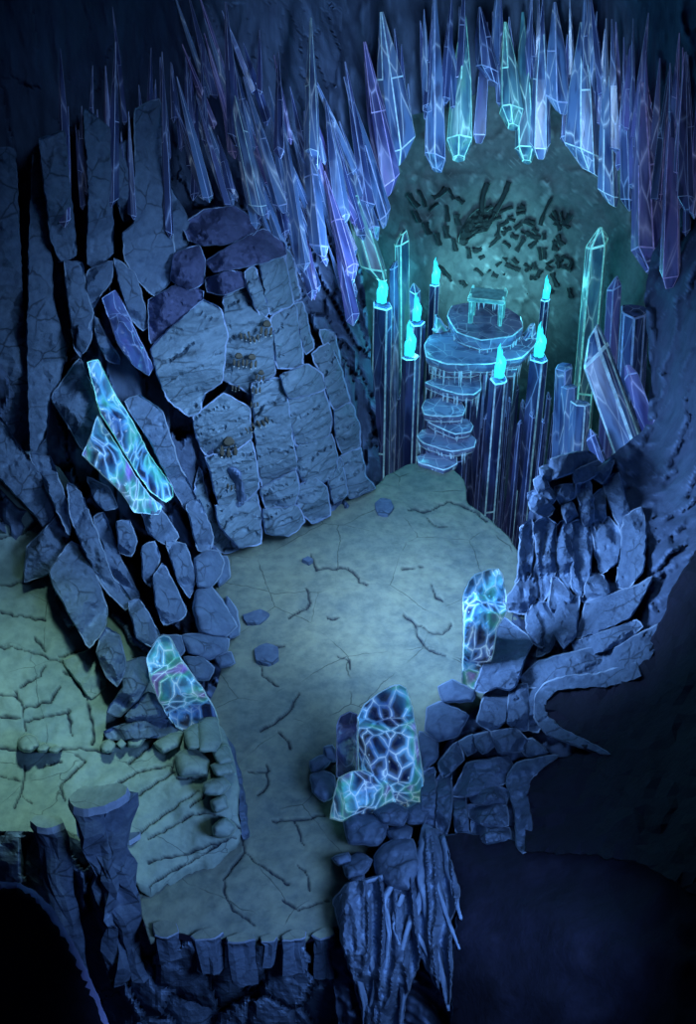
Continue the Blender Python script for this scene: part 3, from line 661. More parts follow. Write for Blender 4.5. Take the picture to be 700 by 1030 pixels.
RBO = [
 ([(441,691),(455,684),(478,697),(475,705),(446,706)], .55, 'flat topped boulder beside the base of the tall chamber crystal'),
 ([(430,712),(445,706),(471,720),(460,740),(441,745),(428,735)], .5, 'dark broken boulder under the flat topped boulder'),
 ([(422,736),(440,746),(440,762),(426,775),(420,756)], .45, 'dark boulder to the right of the big cellular crystal'),
 ([(346,827),(356,818),(385,820),(390,835),(380,850),(351,848)], .45, 'dark boulder just below the low cellular crystal'),
 ([(375,816),(395,808),(412,815),(405,830),(385,828)], .55, 'flat boulder between the two cellular crystals'),
 ([(406,816),(420,808),(432,815),(425,828),(411,828)], .5, 'small flat boulder at the right foot of the big cellular crystal'),
 ([(388,836),(402,830),(414,833),(412,844),(396,846)], .4, 'stone wedged above the pale round boulder'),
 ([(377,862),(386,850),(400,843),(415,845),(421,870),(412,895),(392,891),(379,878)], .6, 'large pale round boulder next to the flowstone spine'),
 ([(345,871),(360,858),(375,865),(366,878),(351,884)], .4, 'flat pale stone left of the large round boulder'),
 ([(352,883),(366,880),(365,892),(355,892)], .35, 'small egg shaped stone below the flat pale stone'),
 ([(334,863),(350,858),(354,866),(341,870)], .3, 'thin stone on the floor left of the flat pale stone'),
 ([(313,780),(325,775),(336,781),(336,800),(326,806),(315,796)], .35, 'round dark stone left of the low cellular crystal'),
 ([(312,766),(326,760),(333,765),(322,775),(314,776)], .3, 'low stone behind the round dark stone'),
 ([(326,752),(334,750),(338,766),(328,764)], .3, 'small upright stone left of the dim clear crystal'),
 ([(420,850),(432,832),(438,836),(428,852)], .3, 'little stone on top of the flowstone spine'),
]
def DF(x, y):                                       # stones that stand on the floor
    return min(DR(x, y), ZY(y, .25))
for poly, off, lab in RBO: tag(stone('boulder', poly, DF, ['rock', 'rock_edge'], off*.8, .7, .3, rough=.07, edge_px=1.5, tilt=.2, round_=True, strata=.02), lab, 'boulder')
# a leaning rock beside the tall chamber crystal
lr = stone('leaning_rock', [(491,637),(505,621),(530,640),(535,648),(528,660),(518,690),(512,694),(500,690),(487,696),(478,694),(488,665)], DF, ['rock', 'rock_edge'], .75, .7, .2, rough=.08, edge_px=1.5)
tag(lr, 'pale leaning slab of rock propped against the tall chamber crystal', 'rock slab')
# flowstone
fs = stone('flowstone_drapery', [(336,905),(352,888),(380,882),(404,876),(420,856),(430,832),(444,838),(454,868),(462,900),(452,930),(455,965),(452,1010),(436,985),(424,962),(408,1000),(400,1040),(372,1040),(356,985),(345,950)], DR, ['rock', 'rock_edge'], .4, .8, .2, rough=.08, jag=1.4, tilt=0, flute=.3, spacing=2.3, cuts=0)
tag(fs, 'blue flowstone drapery hanging over the front edge of the floor', 'flowstone')
for pts in ([(430,834,9),(422,862,9),(427,900,8),(436,940,7),(446,985,5),(451,1016,3)],[(428,890,7),(412,930,7),(402,965,6),(406,1000,5),(402,1040,4)],[(344,900,5),(350,935,6),(358,975,5),(367,1010,4),(366,1045,3)],[(372,896,5),(362,920,6),(370,960,5),(378,985,5),(370,1030,3)],
            [(446,842,6),(452,875,6),(458,905,5),(464,925,3)],[(436,866,6),(444,905,5),(454,935,4),(462,955,2.5)],[(398,884,5),(386,905,5),(392,940,5),(388,975,3)],[(352,892,4),(372,886,5),(396,880,5),(412,872,5)],[(420,940,4),(432,962,4),(443,985,3),(452,1000,2)],[(405,900,5),(396,930,4),(402,950,3)]):
    tube('flowstone_strand', [(P(x, y, DR(x, y)-.55), w*px_m(P(x, y, DR(x, y)))*.55) for x, y, w in pts], ['rock'], fs, seed=int(pts[0][0]), rough=.45)
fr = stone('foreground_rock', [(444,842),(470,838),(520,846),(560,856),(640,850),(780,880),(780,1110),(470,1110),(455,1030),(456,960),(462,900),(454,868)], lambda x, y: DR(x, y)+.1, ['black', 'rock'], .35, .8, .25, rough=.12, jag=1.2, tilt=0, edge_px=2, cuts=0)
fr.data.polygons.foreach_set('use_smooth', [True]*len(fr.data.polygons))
tag(fr, 'huge foreground rock coloured black for shade, filling the bottom right corner', 'rock mass')

for top, lab in (([(376,506),(383,500),(393,502),(397,510),(390,518),(380,517)],'dark six sided flat stone set in the floor near the stair'),([(255,652),(268,646),(280,650),(281,662),(270,668),(257,664)],'dark flat stone set in the floor by the left boulders'),
    ([(302,562),(310,558),(316,562),(311,566)],'small dark flat stone in the upper left of the floor'),([(243,618),(262,612),(272,617),(262,626),(248,627)],'wide dark flat stone in the floor beside the largest wall foot boulder')):
    tag(column('flat_stone', top, .09, .12, ['rock', 'rock', 'rock'], 1.0, jag=.5, seed=int(top[0][0]), rough=.0, segs=2), lab, 'flat stone')

sw = stone('rock_slab', [(224,736),(234,748),(243,780),(249,815),(251,842),(244,846),(240,838),(239,812),(237,785),(231,765)], lambda x, y: ZY(max(y, 700), .25)-.05, ['rock', 'rock'], .12, .5, .12, rough=.12, jag=1.2, tilt=0, grow=0, cuts=0)  # dark rock strip added to stand for shadow along the ledge side
tag(sw, 'dark rock strip added as shadow along the low side of the ledge', 'rock slab')
# ------------------------------------------------------------------ ice stairs and altar
def icicles(parent, rim, z, n, rnd, hmin, hmax, r=.035, front=True):
    c = sum(rim, Vector())/len(rim); m = len(rim)
    for _ in range(n):
        V, Fc = [], []
        t = rnd.random()*m; i = int(t); p = rim[i].lerp(rim[(i+1) % m], t-i)
        if front and p.y > c.y+.3*(max(q.y for q in rim)-c.y): continue
        p = p+(c-p)*.06; h = rnd.uniform(hmin, hmax); k = 5; rr = r*rnd.uniform(.6, 1.4)
        for a in range(k): V.append(Vector((p.x+rr*math.cos(a*1.2566), p.y+rr*math.sin(a*1.2566), z)))
        for a in range(k): V.append(Vector((p.x+rr*.55*math.cos(a*1.2566), p.y+rr*.55*math.sin(a*1.2566), z-h*.5)))
        V.append(Vector((p.x+rnd.uniform(-.02, .02), p.y, z-h)))
        for a in range(k):
            d = (a+1) % k; Fc.append((a, d, k+d, k+a)); Fc.append((k+a, k+d, 2*k))
        Fc.append(tuple(a for a in range(k-1, -1, -1)))
        link('icicle', V, Fc, ['frost'], parent)
def ice_slab(top, z, th, lab, seed, ic=14, hm=.5):
    rnd = random.Random(seed)
    o = dense(top, 5, .35, rnd); n = len(o)
    T = [G(q.x, q.y, z) for q in o]; c = sum(T, Vector())/n
    bm = bmesh.new(); R = []
    for s, dz in ((1, 0), (1.0, -th*.45), (.94, -th), (.8, -th*1.5)):
        R.append([bm.verts.new(c+(p-c)*s+Vector((0, 0, dz+fbm(p*3)*.02))) for p in T])
    for k in range(3):
        for i in range(n): bm.faces.new((R[k][i], R[k][(i+1) % n], R[k+1][(i+1) % n], R[k+1][i]))
    bm.faces.new(R[0]); bm.faces.new(list(reversed(R[3])))
    bmesh.ops.recalc_face_normals(bm, faces=bm.faces)
    ed = [e for e in bm.edges if (e.verts[0] in R[0] and e.verts[1] in R[0])]
    ed += [e for e in bm.edges if (e.verts[0] in R[2] and e.verts[1] in R[2])]
    bmesh.ops.bevel(bm, geom=ed, offset=.026, segments=1, affect='EDGES', material=1, clamp_overlap=True)
    for v in bm.verts: v.co -= Vector((c.x, c.y, z-th))
    o_ = link_bm('ice_slab', bm, ['slab', 'frost'], None, Vector((c.x, c.y, z-th)))
    tag(o_, lab, 'ice slab', 'ice slabs of the stair')
    icicles(o_, [p+Vector((0, 0, 0)) for p in T], z-th*.4, ic, rnd, hm*.25, hm)
    return o_
AZ = 2.55
SLABS = [([(449,317),(454,307),(476,303),(506,307),(524,318),(527,329),(516,338),(484,342),(459,334)], AZ, .34, 'large round ice platform carrying the ice altar at the top of the stair', 44, .7),
 ([(426,346),(432,336),(449,330),(470,332),(500,332),(535,334),(541,345),(525,360),(490,366),(450,366),(428,359)], AZ-.45, .3, 'wide ice slab directly beneath the altar platform', 40, .9),
 ([(430,366),(437,357),(457,353),(484,354),(487,368),(474,371),(446,371)], AZ-.85, .28, 'wide ice step second below the altar platform on its left', 22, .5),
 ([(486,362),(508,353),(526,361),(520,372),(491,370)], AZ-.82, .24, 'angular ice ledge on the right of the stair beside the flame pillar', 26, 1.2),
 ([(426,384),(440,378),(483,378),(485,391),(477,397),(460,396),(443,391)], AZ-1.2, .2, 'ice step with a sharp corner above the round ice step', 26, 1.0),
 ([(423,409),(427,401),(446,398),(463,401),(469,411),(466,418),(446,419),(426,417)], .98, .2, 'round ice step halfway up the stair', 14, .3),
 ([(428,423),(446,420),(471,420),(477,428),(474,434),(458,437),(440,429)], .72, .17, 'small wedge shaped ice step below the round one', 14, .3),
 ([(418,438),(424,431),(443,430),(466,430),(480,441),(478,450),(454,454),(426,446)], .44, .2, 'broad ice step second from the bottom of the stair', 24, .55),
 ([(418,458),(434,454),(460,458),(461,466),(446,473),(420,465)], .17, .16, 'lowest ice step resting on the rock landing', 10, .2)]
for i, a in enumerate(SLABS): ice_slab(a[0], a[1], a[2], a[3], 60+i, a[4], a[5])
# clear ice bodies carrying the slabs
c0 = G(487, 325, AZ)
def ice_core(c, z, h, r, lab, seed):
    b = Vector((c.x, c.y, z-h)); tag(prism('ice_column', b, Vector((c.x, c.y, z)), r, ['ice_deep', 'frost_dim'], 9, 'flat', 1.05, seed=seed, edge=.04), lab, 'ice column')
ice_core(c0, AZ-.3, 9, 1.0, 'thick clear ice column holding up the altar platform', 3)
ice_core(G(458, 364, AZ-.85), AZ-1.1, 9, .6, 'clear ice column under the left side of the upper steps', 4)
ice_core(G(447, 412, .9), .7, 7, .45, 'clear ice column under the round ice step', 5)
ice_core(G(450, 444, .4), .2, 6, .55, 'short clear ice column under the lower steps', 6)
for x, y, z, r, lab in ((443,327,AZ-.3,.26,'rounded ice lump on the left of the altar platform'),(532,336,AZ-.35,.24,'rounded ice lump with a hollow on the right of the altar platform')):
    p = G(x, y, z)-Vector((0, 0, .12))
    tag(prism('ice_lump', p, p+Vector((0, 0, .42)), r, ['ice_cell', 'frost'], 7, 'chisel', .75, seed=int(x), cells=3, edge=.09), lab, 'ice lump')
al = empty('ice_altar', G(489, 322, AZ), 'small ice altar table with icicle legs on the round ice platform', 'altar')
def abox(name, cx, cy, cz, sx, sy, sz, mats, rot=.32, bev=.03):
    bm = bmesh.new(); bmesh.ops.create_cube(bm, size=1)
    for v in bm.verts:
        v.co = Vector((v.co.x*sx, v.co.y*sy, v.co.z*sz))
        v.co = Matrix.Rotation(rot, 3, 'Z') @ (v.co+Vector((cx, cy, 0)))+Vector((0, 0, cz))
    bmesh.ops.bevel(bm, geom=bm.edges[:], offset=bev, segments=1, affect='EDGES', material=1)
    return link_bm(name, bm, mats, al, al.location.copy())
ar_ = -.22
abox('tabletop', 0, 0, .74, 1.02, .74, .13, ['altar', 'frost_teal'], ar_, .02)
for sx in (-1, 1):
    for sy in (-1, 1):
        b = Matrix.Rotation(ar_, 3, 'Z') @ Vector((sx*.41, sy*.26, 0))
        prism('leg', al.location+b, al.location+b+Vector((0, 0, .68)), .075, ['altar', 'frost_teal'], 6, 'flat', 1.25, al, seed=sx+sy*3, edge=.18)
        b = Matrix.Rotation(ar_, 3, 'Z') @ Vector((sx*.45, sy*.29, .74))
        prism('corner_finial', al.location+b, al.location+b+Vector((0, 0, .2)), .055, ['altar', 'frost_teal'], 6, 'point', .8, al, seed=sx+sy*5, edge=.2)
V = [Matrix.Rotation(ar_, 3, 'Z') @ Vector((x, y, 0)) for x, y in ((-.47,-.31),(.47,-.31),(.47,.31),(-.47,.31))]
icicles(al, [v+al.location for v in V], al.location.z+.68, 26, random.Random(4), .12, .5, .03)
for o in al.children:
    pass
# ------------------------------------------------------------------ flame pillars
def flame(parent, p, s):
    """tongues of fire rising and curling from one root"""
    V, Fc = [], []
    k, m = 10, 16
    for (ox, oy, hh, w, ph) in ((0, 0, 1.0, 1.0, 0), (-.10, -.04, .62, .6, 2), (.11, -.03, .72, .55, 4), (.03, -.10, .5, .7, 1), (-.05, .05, .85, .5, 3)):
        b = len(V)
        for j in range(m+1):
            t = j/m; r = w*.20*s*(.55+1.6*t)*(1-t)**1.15*(1 if t > .02 else .7)+.003
            for i in range(k):
                a = 6.283*i/k; rr = r*(1+.25*math.sin(2*a+t*7+ph))
                V.append(p+Vector((ox*s*(1-.5*t)+rr*math.cos(a)+.085*s*math.sin(6*t+ph)*t, oy*s+rr*math.sin(a), t*hh*1.25*s)))
        for j in range(m):
            for i in range(k): d = (i+1) % k; Fc.append((b+j*k+i, b+j*k+d, b+(j+1)*k+d, b+(j+1)*k+i))
        Fc.append(tuple(b+i for i in range(k-1, -1, -1))); Fc.append(tuple(b+m*k+i for i in range(k)))
    link('flame', V, Fc, ['flame'], parent, smooth=True)
    lamp = bpy.data.lights.new('flame_light', 'POINT'); lamp.energy = FLAME_W*s; lamp.color = (.12, .78, 1); lamp.shadow_soft_size = .25
    lo = bpy.data.objects.new('flame_light', lamp); C.objects.link(lo); lo.location = p+Vector((0, -.1, .55*s)); lo['kind'] = 'helper'
FLAME_W = 130
FP = [(384,303,31.5,22,.62,'tallest flame pillar on the far left of the stair'),(419,321,31.6,18,.5,'flame pillar second from the left, behind the shorter left pillar'),
 (412,356,29.6,20,.62,'short flame pillar at the left of the steps'),(438,284,34.6,12,.5,'slim flame pillar far behind on the left of the altar'),
 (549,299,34.2,11,.45,'slim flame pillar far behind on the right of the altar'),(542,357,30,20,.62,'flame pillar at the right of the altar platform'),(502,378,29.2,21,.6,'flame pillar standing right in front of the stair')]
for i, (x, y, Y, w, s, lab) in enumerate(FP):
    t = P(x, y, Y); b = Vector((t.x, t.y, -6.5)); r = w/2*px_m(t)
    o = empty('flame_pillar', b, 'ice '+lab+' with a cyan flame', 'flame pillar', 'ice pillars with cyan flames')
    prism('pillar', b, t, r*1.08, ['ice_deep', 'frost'], 6, 'flat', .92, o, seed=i+30, edge=.1)
    flame(o, t-Vector((0, 0, .03)), s*1.35)

# ------------------------------------------------------------------ standing crystals around the stair
ICE = [ # base px, Ybase, tip px, Ytip, width px, sides, style, mats, label
 ((404,430),32.6,(403,232),33,17,6,'chisel','ice_teal','frost_teal','tall rough crystal with a rounded tip left of the altar'),
 ((397,430),32.4,(396,262),32.6,11,5,'chisel','ice','frost_dim','crystal joined to the left side of the tall rough crystal'),
 ((421,430),32.2,(417,284),32.4,13,5,'point','ice','frost','lower crystal on the right side of the tall rough crystal'),
 ((584,420),33.5,(601,226),33.5,27,6,'point','ice_teal','frost_teal','tallest crystal right of the altar with a bright sloped tip'),
 ((610,420),32,(618,276),32.2,19,5,'point','ice_violet','frost_dim','pointed violet crystal beside the tallest right crystal'),
 ((630,440),30.8,(638,308),31,32,8,'flat','ice_deep','frost_dim','thick flat topped crystal below the hanging crystals on the right'),
 ((648,500),26.4,(588,332),28.6,42,6,'chisel','ice','frost','huge leaning crystal with a slanted top on the right'),
 ((668,470),25.8,(632,368),27.6,19,5,'chisel','ice_violet','frost_dim','thin leaning crystal to the right of the huge leaning one'),
 ((562,480),28.8,(567,366),29,19,6,'flat','ice','frost_dim','first of the short blunt crystals from the flame pillar on the right'),
 ((569,490),28.2,(573,386),28.5,18,6,'flat','ice','frost_dim','middle one of the three short blunt crystals on the right'),
 ((579,500),27.6,(585,402),27.9,24,6,'flat','ice','frost','front one of the three short blunt crystals on the right'),
 ((606,470),26.2,(592,430),26.6,16,5,'point','ice_deep','frost_dim','small blue shard at the foot of the huge leaning crystal')]
for i, (b, Yb, t, Yt, w, n, st, m, f, lab) in enumerate(ICE):
    tp = P(*t, Yt); bp = P(*b, Yb); d = (bp-tp)
    if bp.z > -3 and i < 11: bp = tp+d*1.6
    tag(prism('ice_crystal', bp, tp, w/2*px_m(tp)*1.08, [m, f], n, st, .9, seed=i+50, edge=.085), lab, 'crystal')
rn = random.Random(5)
for x, y, Y in ((392,372,32.6),(366,400,32.8),(430,402,33),(470,395,33.2),(481,400,31),(490,412,30),(513,398,30.5),(520,385,31.5),(527,400,31),(533,392,32),(553,392,31.8),(558,410,30.5),(496,385,32.2),(508,412,29.4),(523,420,29.6),(536,412,29.4),(547,420,29.2),(486,425,30.4),(402,395,31),(426,430,31.5),(377,385,33)):
    t = P(x, y, Y); b = Vector((t.x, t.y, -6.8))
    tag(prism('ice_spire', b, t, rn.uniform(4, 7)*px_m(t), ['ice_deep', 'frost_dim'], 5, 'point', .55, seed=int(x), edge=.11), 'slim dark ice spire rising from the chasm around the stair', 'ice spire', 'slim ice spires in the chasm')

# ------------------------------------------------------------------ big glowing crystals on the floor and the ledge
def floor_d(x, y): return ZY(max(y, 560), .1)
def gem(name, poly, D, mats, lab, off, thick, bulge, seed, edge=1.4, cuts=8, tilt=.1):
    tag(stone(name, poly, D, mats, off, thick, bulge, None, seed, rough=.05, jag=.5, tilt=tilt, edge_px=edge, grow=0, cuts=cuts), lab, 'crystal')
def at_base(py): Yb = ZY(py, .05); return lambda x, y: Yb
gem('glowing_crystal', [(360,800),(359,722),(366,708),(380,697),(392,690),(402,688),(409,692),(416,716),(421,745),(426,780),(428,806),(420,816),(398,820),(375,817)], at_base(806), ['ice_cell', 'frost'], 'big cellular glowing crystal standing on the chamber floor', .3, .7, .55, 4)
gem('glowing_crystal', [(331,824),(336,798),(340,782),(352,776),(366,774),(386,778),(394,792),(399,808),(396,820),(375,824),(350,828)], at_base(822), ['ice_cell', 'frost'], 'low wide cellular crystal in front of the big one', .3, .7, .5, 9)
gem('glowing_crystal', [(338,782),(338,730),(342,720),(352,715),(360,718),(359,782),(348,786)], at_base(782), ['ice_deep', 'frost_dim'], 'dim clear crystal just behind and left of the big cellular one', .1, .3, .2, 14)
gem('glowing_crystal', [(464,688),(466,640),(465,600),(471,585),(477,577),(492,572),(501,571),(506,577),(509,596),(511,615),(506,624),(500,632),(498,650),(494,670),(488,692),(474,694)], at_base(688), ['ice_cell', 'frost'], 'tall glowing crystal with green and violet top at the right of the chamber', .2, .6, .5, 22)
gem('glowing_crystal', [(147,662),(159,641),(165,638),(171,640),(183,663),(206,695),(216,712),(220,724),(210,732),(199,730),(185,736),(176,731),(168,720),(158,702),(151,685)], lambda x, y: ZY(736, .9)+(736-y)*.004, ['ice_cell', 'frost'], 'bright pointed crystal leaning over the edge of the ledge', .3, .6, .5, 31)
gem('wall_crystal', [(87,364),(99,361),(115,394),(135,426),(151,458),(174,490),(175,499),(167,506),(151,495),(135,472),(117,442),(101,417)], DL, ['ice_cell', 'frost_teal'], 'upper crystal of the pair jutting from the left wall, green at its tip', 1.15, .9, .35, 41, 1.0)
gem('wall_crystal', [(82,458),(92,436),(98,417),(117,446),(135,476),(151,499),(164,509),(160,518),(135,516),(122,496)], DL, ['ice_cell', 'frost'], 'lower crystal of the pair jutting from the left wall', 1.25, .9, .35, 44, 1.1)
gem('wall_crystal', [(102,300),(116,291),(124,305),(155,370),(150,379),(135,369),(118,346)], DL, ['ice_deep', 'frost_dim'], 'smooth leaning blue prism jutting from the wall above the twin crystal', 1.0, .9, .3, 47, 1.0, 4)
# ------------------------------------------------------------------ crystals hanging from the ceiling
HC = [ # tip, top, width, dY, mats, style, label
 ((403,164),(386,30),28,0,'ice','frost','pale hanging crystal at the left end of the arch'),
 ((437,174),(437,10),20,.2,'ice','frost_dim','long hanging crystal left of the green tipped one'),
 ((461,163),(466,30),26,.1,'ice_teal','frost_teal','green tipped hanging crystal above the left of the fossil'),
 ((482,143),(489,40),16,.5,'ice_deep','frost_dim','dark hanging crystal right of the green tipped one'),
 ((493,85),(484,25),20,-.2,'ice_deep','frost_dim','short high shard over the dark hanging crystal'),
 ((515,131),(509,40),24,-.2,'ice_teal','frost_teal','green edged hanging crystal at the middle of the arch'),
 ((529,166),(526,30),20,.2,'ice_teal','frost_teal','bright hanging crystal reaching lowest in the middle of the arch'),
 ((543,158),(545,30),20,.0,'ice','frost','clear hanging crystal with a glowing foot beside the lowest middle one'),
 ((560,114),(558,20),22,-.2,'ice','frost_dim','short bright hanging crystal high on the right of the middle'),
 ((570,149),(573,50),14,.3,'ice_deep','frost_dim','thin dark hanging crystal left of the widest hanging one'),
 ((588,178),(586,40),34,0,'ice','frost','widest hanging crystal with a bright angular tip'),
 ((612,208),(611,80),18,.1,'ice','frost','hanging crystal just right of the widest one'),
 ((632,214),(628,70),15,.2,'ice_deep','frost_dim','narrow hanging crystal between the widest and the violet one'),
 ((655,280),(648,90),32,-.2,'ice_violet','frost_violet','long violet hanging crystal at the right end of the arch'),
 ((673,288),(676,100),20,-.3,'ice_violet','frost_violet','violet hanging crystal at the far right next to the long violet one'),
 ((692,215),(690,70),18,-.3,'ice_deep','frost_dim','dark blue hanging crystal touching the right edge'),
 ((393,197),(370,60),24,-.3,'ice_violet','frost_violet','violet slanting crystal at the left end of the arch'),
 ((390,227),(352,95),20,-.5,'ice','frost_dim','slanting crystal below the violet slanting one'),
 ((378,243),(346,140),17,-.5,'ice','frost_dim','slanting crystal with a hooked tip over the tallest flame pillar'),
 ((380,284),(358,215),22,-.4,'ice_teal','frost_teal','small green crystal hanging just above the tallest flame pillar'),
 ((356,286),(330,190),20,-.6,'ice_violet','frost_violet','blue violet crystal hanging left of the small green one'),
 ((322,260),(308,130),20,-.6,'ice','frost_dim','slanting crystal with a bright rounded tip above the right of the cliff'),
 ((345,234),(330,120),18,-.5,'ice','frost_dim','slanting crystal between the rounded one and the hooked one'),
 ((370,214),(350,80),15,-.4,'ice_deep','frost_dim','thin slanting crystal beneath the upper net of ice'),
 ((357,328),(338,240),13,-.5,'ice_violet','frost_dim','lowest thin crystal hanging left of the tallest flame pillar'),
 ((315,169),(313,36),18,-.6,'ice','frost','hanging crystal with a glowing cup shaped tip left of the arch'),
 ((306,275),(284,120),15,-.7,'ice','frost_dim','long slanting crystal ending above the cliff corner'),
 ((285,215),(250,95),16,-.7,'ice','frost_dim','slanting crystal right of the big pale blade'),
 ((262,218),(232,80),18,-.7,'ice','frost','slanting bright crystal ending on the cliff cap'),
 ((236,150),(228,20),16,-.5,'ice_deep','frost_dim','big pale blade shard high above the cliff'),
 ((261,96),(261,48),7,-.6,'ice_deep','frost_dim','tiny diamond shard above the cliff'),
 ((281,160),(280,70),12,-.6,'ice_deep','frost_dim','narrow blade shard between the diamond shard and the glowing cup'),
 ((210,205),(182,95),14,-.6,'ice','frost_dim','slanting crystal left of the bright one that ends on the cliff cap'),
 ((170,240),(164,70),10,-.6,'ice_deep','frost_dim','long thin icicle above the broad hanging slab'),
 ((134,222),(130,130),9,-.6,'ice_deep','frost_dim','thin icicle with a white tip left of the long thin one'),
 ((113,210),(116,60),12,-.5,'ice_deep','frost_dim','thin dark icicle high on the upper left wall'),
 ((66,230),(68,125),12,-.5,'ice_deep','frost_dim','dark icicle nearest the black corner at the upper left')]
for i, (t, b, w, dY, m, f, lab) in enumerate(HC):
    D = DC if b[0] > 345 else DL
    tp = P(*t, D(*t)-.35+dY); b = (b[0]+(b[0]-t[0])*.15, b[1]-18); bp = P(*b, D(*b)-.15+dY*.5)
    hc = prism('hanging_crystal', bp, tp, w/2*px_m(tp)*(1.22 if i < 16 else 1.1), [m, f], 5 if w < 18 else 6, 'chisel' if w > 15 else 'point', 1.0, seed=i+120, edge=.08, cut=.5, root=.12 if i not in (19,) else .7)
    tag(hc, lab, 'hanging crystal', 'crystals hanging from the ceiling')
rn = random.Random(21)
def shard(x, y, L, dx, w, D, mats, lab, grp, off):
    tp = P(x, y, D(x, y)-off); b = (x-dx*L, y-L); bp = P(*b, D(*b)-off*.6-.1)
    tag(prism('ice_shard', bp, tp, w/2*px_m(tp), mats, 5, 'point', .9, seed=rn.randrange(9999), edge=.10, root=.1), lab, 'ice shard', grp)
for k in range(62):                                  # slanting curtain to the left of the arch
    x = rn.uniform(205, 372); lim = np.interp(x, [205,250,290,320,350,372], [205,225,270,310,330,290])
    y = lim-rn.random()**1.5*150
    shard(x, y, rn.uniform(60, 120), rn.uniform(.15, .42), rn.uniform(7, 13), DL, rn.choice([['ice','frost_dim'],['ice_deep','frost_dim'],['ice','frost_dim'],['ice_violet','frost_violet']]), 'slim slanting blue ice shard in the dense curtain left of the arch', 'ice shards of the left curtain', rn.uniform(.1, .7))
for k in range(34):                                  # along the arch
    x = rn.uniform(375, 640); lim = np.interp(x, [375,400,440,490,520,560,600,640], [200,150,150,110,115,110,140,200])
    y = lim-rn.random()*55
    shard(x, y, rn.uniform(60, 120), rn.uniform(-.08, .12), rn.uniform(8, 14), DC, rn.choice([['ice','frost_dim'],['ice_deep','frost_dim'],['ice_deep','frost_dim']]), 'slim upright blue ice shard in the row above the alcove', 'ice shards of the arch', rn.uniform(0, .35))
for k in range(30):                                  # right drapery
    x = rn.uniform(612, 705); lim = np.interp(x, [612,640,660,690,705], [190,260,285,300,310])
    y = lim-rn.random()*130
    shard(x, y, rn.uniform(80, 140), rn.uniform(-.12, .06), rn.uniform(8, 15), DC, rn.choice([['ice_violet','frost_violet'],['ice_deep','frost_dim'],['ice_violet','frost_dim']]), 'violet blue ice shard in the drapery at the right of the arch', 'ice shards of the right drapery', rn.uniform(.0, .5))
for k in range(22):                                  # upper left veil
    x = rn.uniform(60, 215); y = rn.uniform(120, 215)
    shard(x, y, rn.uniform(60, 120), rn.uniform(-.03, .15), rn.uniform(6, 12), DL, ['ice_deep','frost_dim'], 'dark ice shard high on the upper left wall', 'ice shards of the upper left wall', rn.uniform(.3, .6))

# ------------------------------------------------------------------ the fossil on the alcove wall
def zq(x, y): return (380+x/2.692, 160+y/2.692)
fo = empty('wall_fossil', P(510, 240, 37.5), 'dark horned skeleton fossil embedded in the round alcove wall behind the altar', 'fossil')
def bone(a, b, w, name='fossil_bone', seed=0):
    rnd = random.Random(seed); V, Fc = [], []
    A, B = Vector(zq(*a)), Vector(zq(*b)); d = B-A; n = Vector((-d.y, d.x)).normalized(); k, m = 8, 8
    bend = rnd.uniform(-.08, .08)*d.length
    for i in range(m+1):
        t = i/m; q = A.lerp(B, t)+n*bend*math.sin(math.pi*t)
        ww = w*(.35+.65*math.sin(math.pi*(.12+.76*t))**.6+.25*math.cos(2*math.pi*t))*rnd.uniform(.8, 1.2)
        for j in range(k):
            an = 6.283*j/k; o = n*ww*math.cos(an)
            x, y = q.x+o.x, q.y+o.y
            V.append(P(x, y, DB(x, y)-.1-.16*math.sin(an)*min(1, ww/1.6)))
    for i in range(m):
        for j in range(k): e = (j+1) % k; Fc.append((i*k+j, i*k+e, (i+1)*k+e, (i+1)*k+j))
    Fc.append(tuple(range(k))); Fc.append(tuple(m*k+j for j in range(k-1, -1, -1)))
    mi = [1 if (f < m*k and f % k in (0, 7)) else 0 for f in range(len(Fc))]
    link(name, V, Fc, ['fossil', 'fossil_edge'], fo, midx=mi)
S_ = '85,95,110,130;110,85,130,130;150,105,185,80;190,80,205,110;185,125,190,170;185,180,190,215;215,150,220,180;330,145,365,130;375,150,400,145;340,185,350,198;370,190,390,175;395,215,375,250;400,200,440,215;440,180,470,105;475,140,490,195;485,205,500,235;435,240,440,275;450,240,450,272;340,225,358,240;296,240,332,208;260,250,290,238;265,298,285,316;290,288,302,306;310,310,326,318;345,285,385,302;380,328,400,362;395,345,402,372;470,308,485,346;500,265,522,275;500,290,522,300;515,348,522,376;165,288,200,332;330,265,350,275;365,270,378,285;410,240,428,225;418,188,432,200;385,125,398,130;440,300,430,320;300,252,320,268;245,240,250,270;455,340,470,362;228,330,240,346;100,140,115,172;140,140,165,120;350,160,372,168;405,165,425,172;360,205,380,215;320,290,335,278;420,280,428,300;395,285,415,300;275,270,290,262;205,215,212,250;130,170,140,205;160,200,168,235;500,180,520,150;480,260,488,285;455,290,470,300;340,310,352,330;215,105,232,120'
for i, s in enumerate(S_.split(';')):
    a = list(map(float, s.split(','))); bone(a[:2], a[2:], random.Random(i).uniform(1.9, 3.4), seed=i)
rn = random.Random(77)
for k in range(34):
    an = rn.uniform(-2.6, 1.4); rd = rn.choice((38, 62, 88, 112, 135))*rn.uniform(.93, 1.07); cx, cy = 395+rd*math.cos(an), 235+rd*.95*math.sin(an)
    ln = rn.uniform(9, 17); ta = an+math.pi/2+rn.uniform(-.5, .5)
    if 80 < cy < 345: bone((cx-ln*math.cos(ta), cy-ln*math.sin(ta)), (cx+ln*math.cos(ta), cy+ln*math.sin(ta)), rn.uniform(1.4, 2.6), seed=300+k)
sk = [zq(*q) for q in ((222,228),(232,190),(250,160),(270,140),(292,132),(318,138),(322,152),(308,172),(296,194),(268,198),(252,206),(240,226),(232,232))]
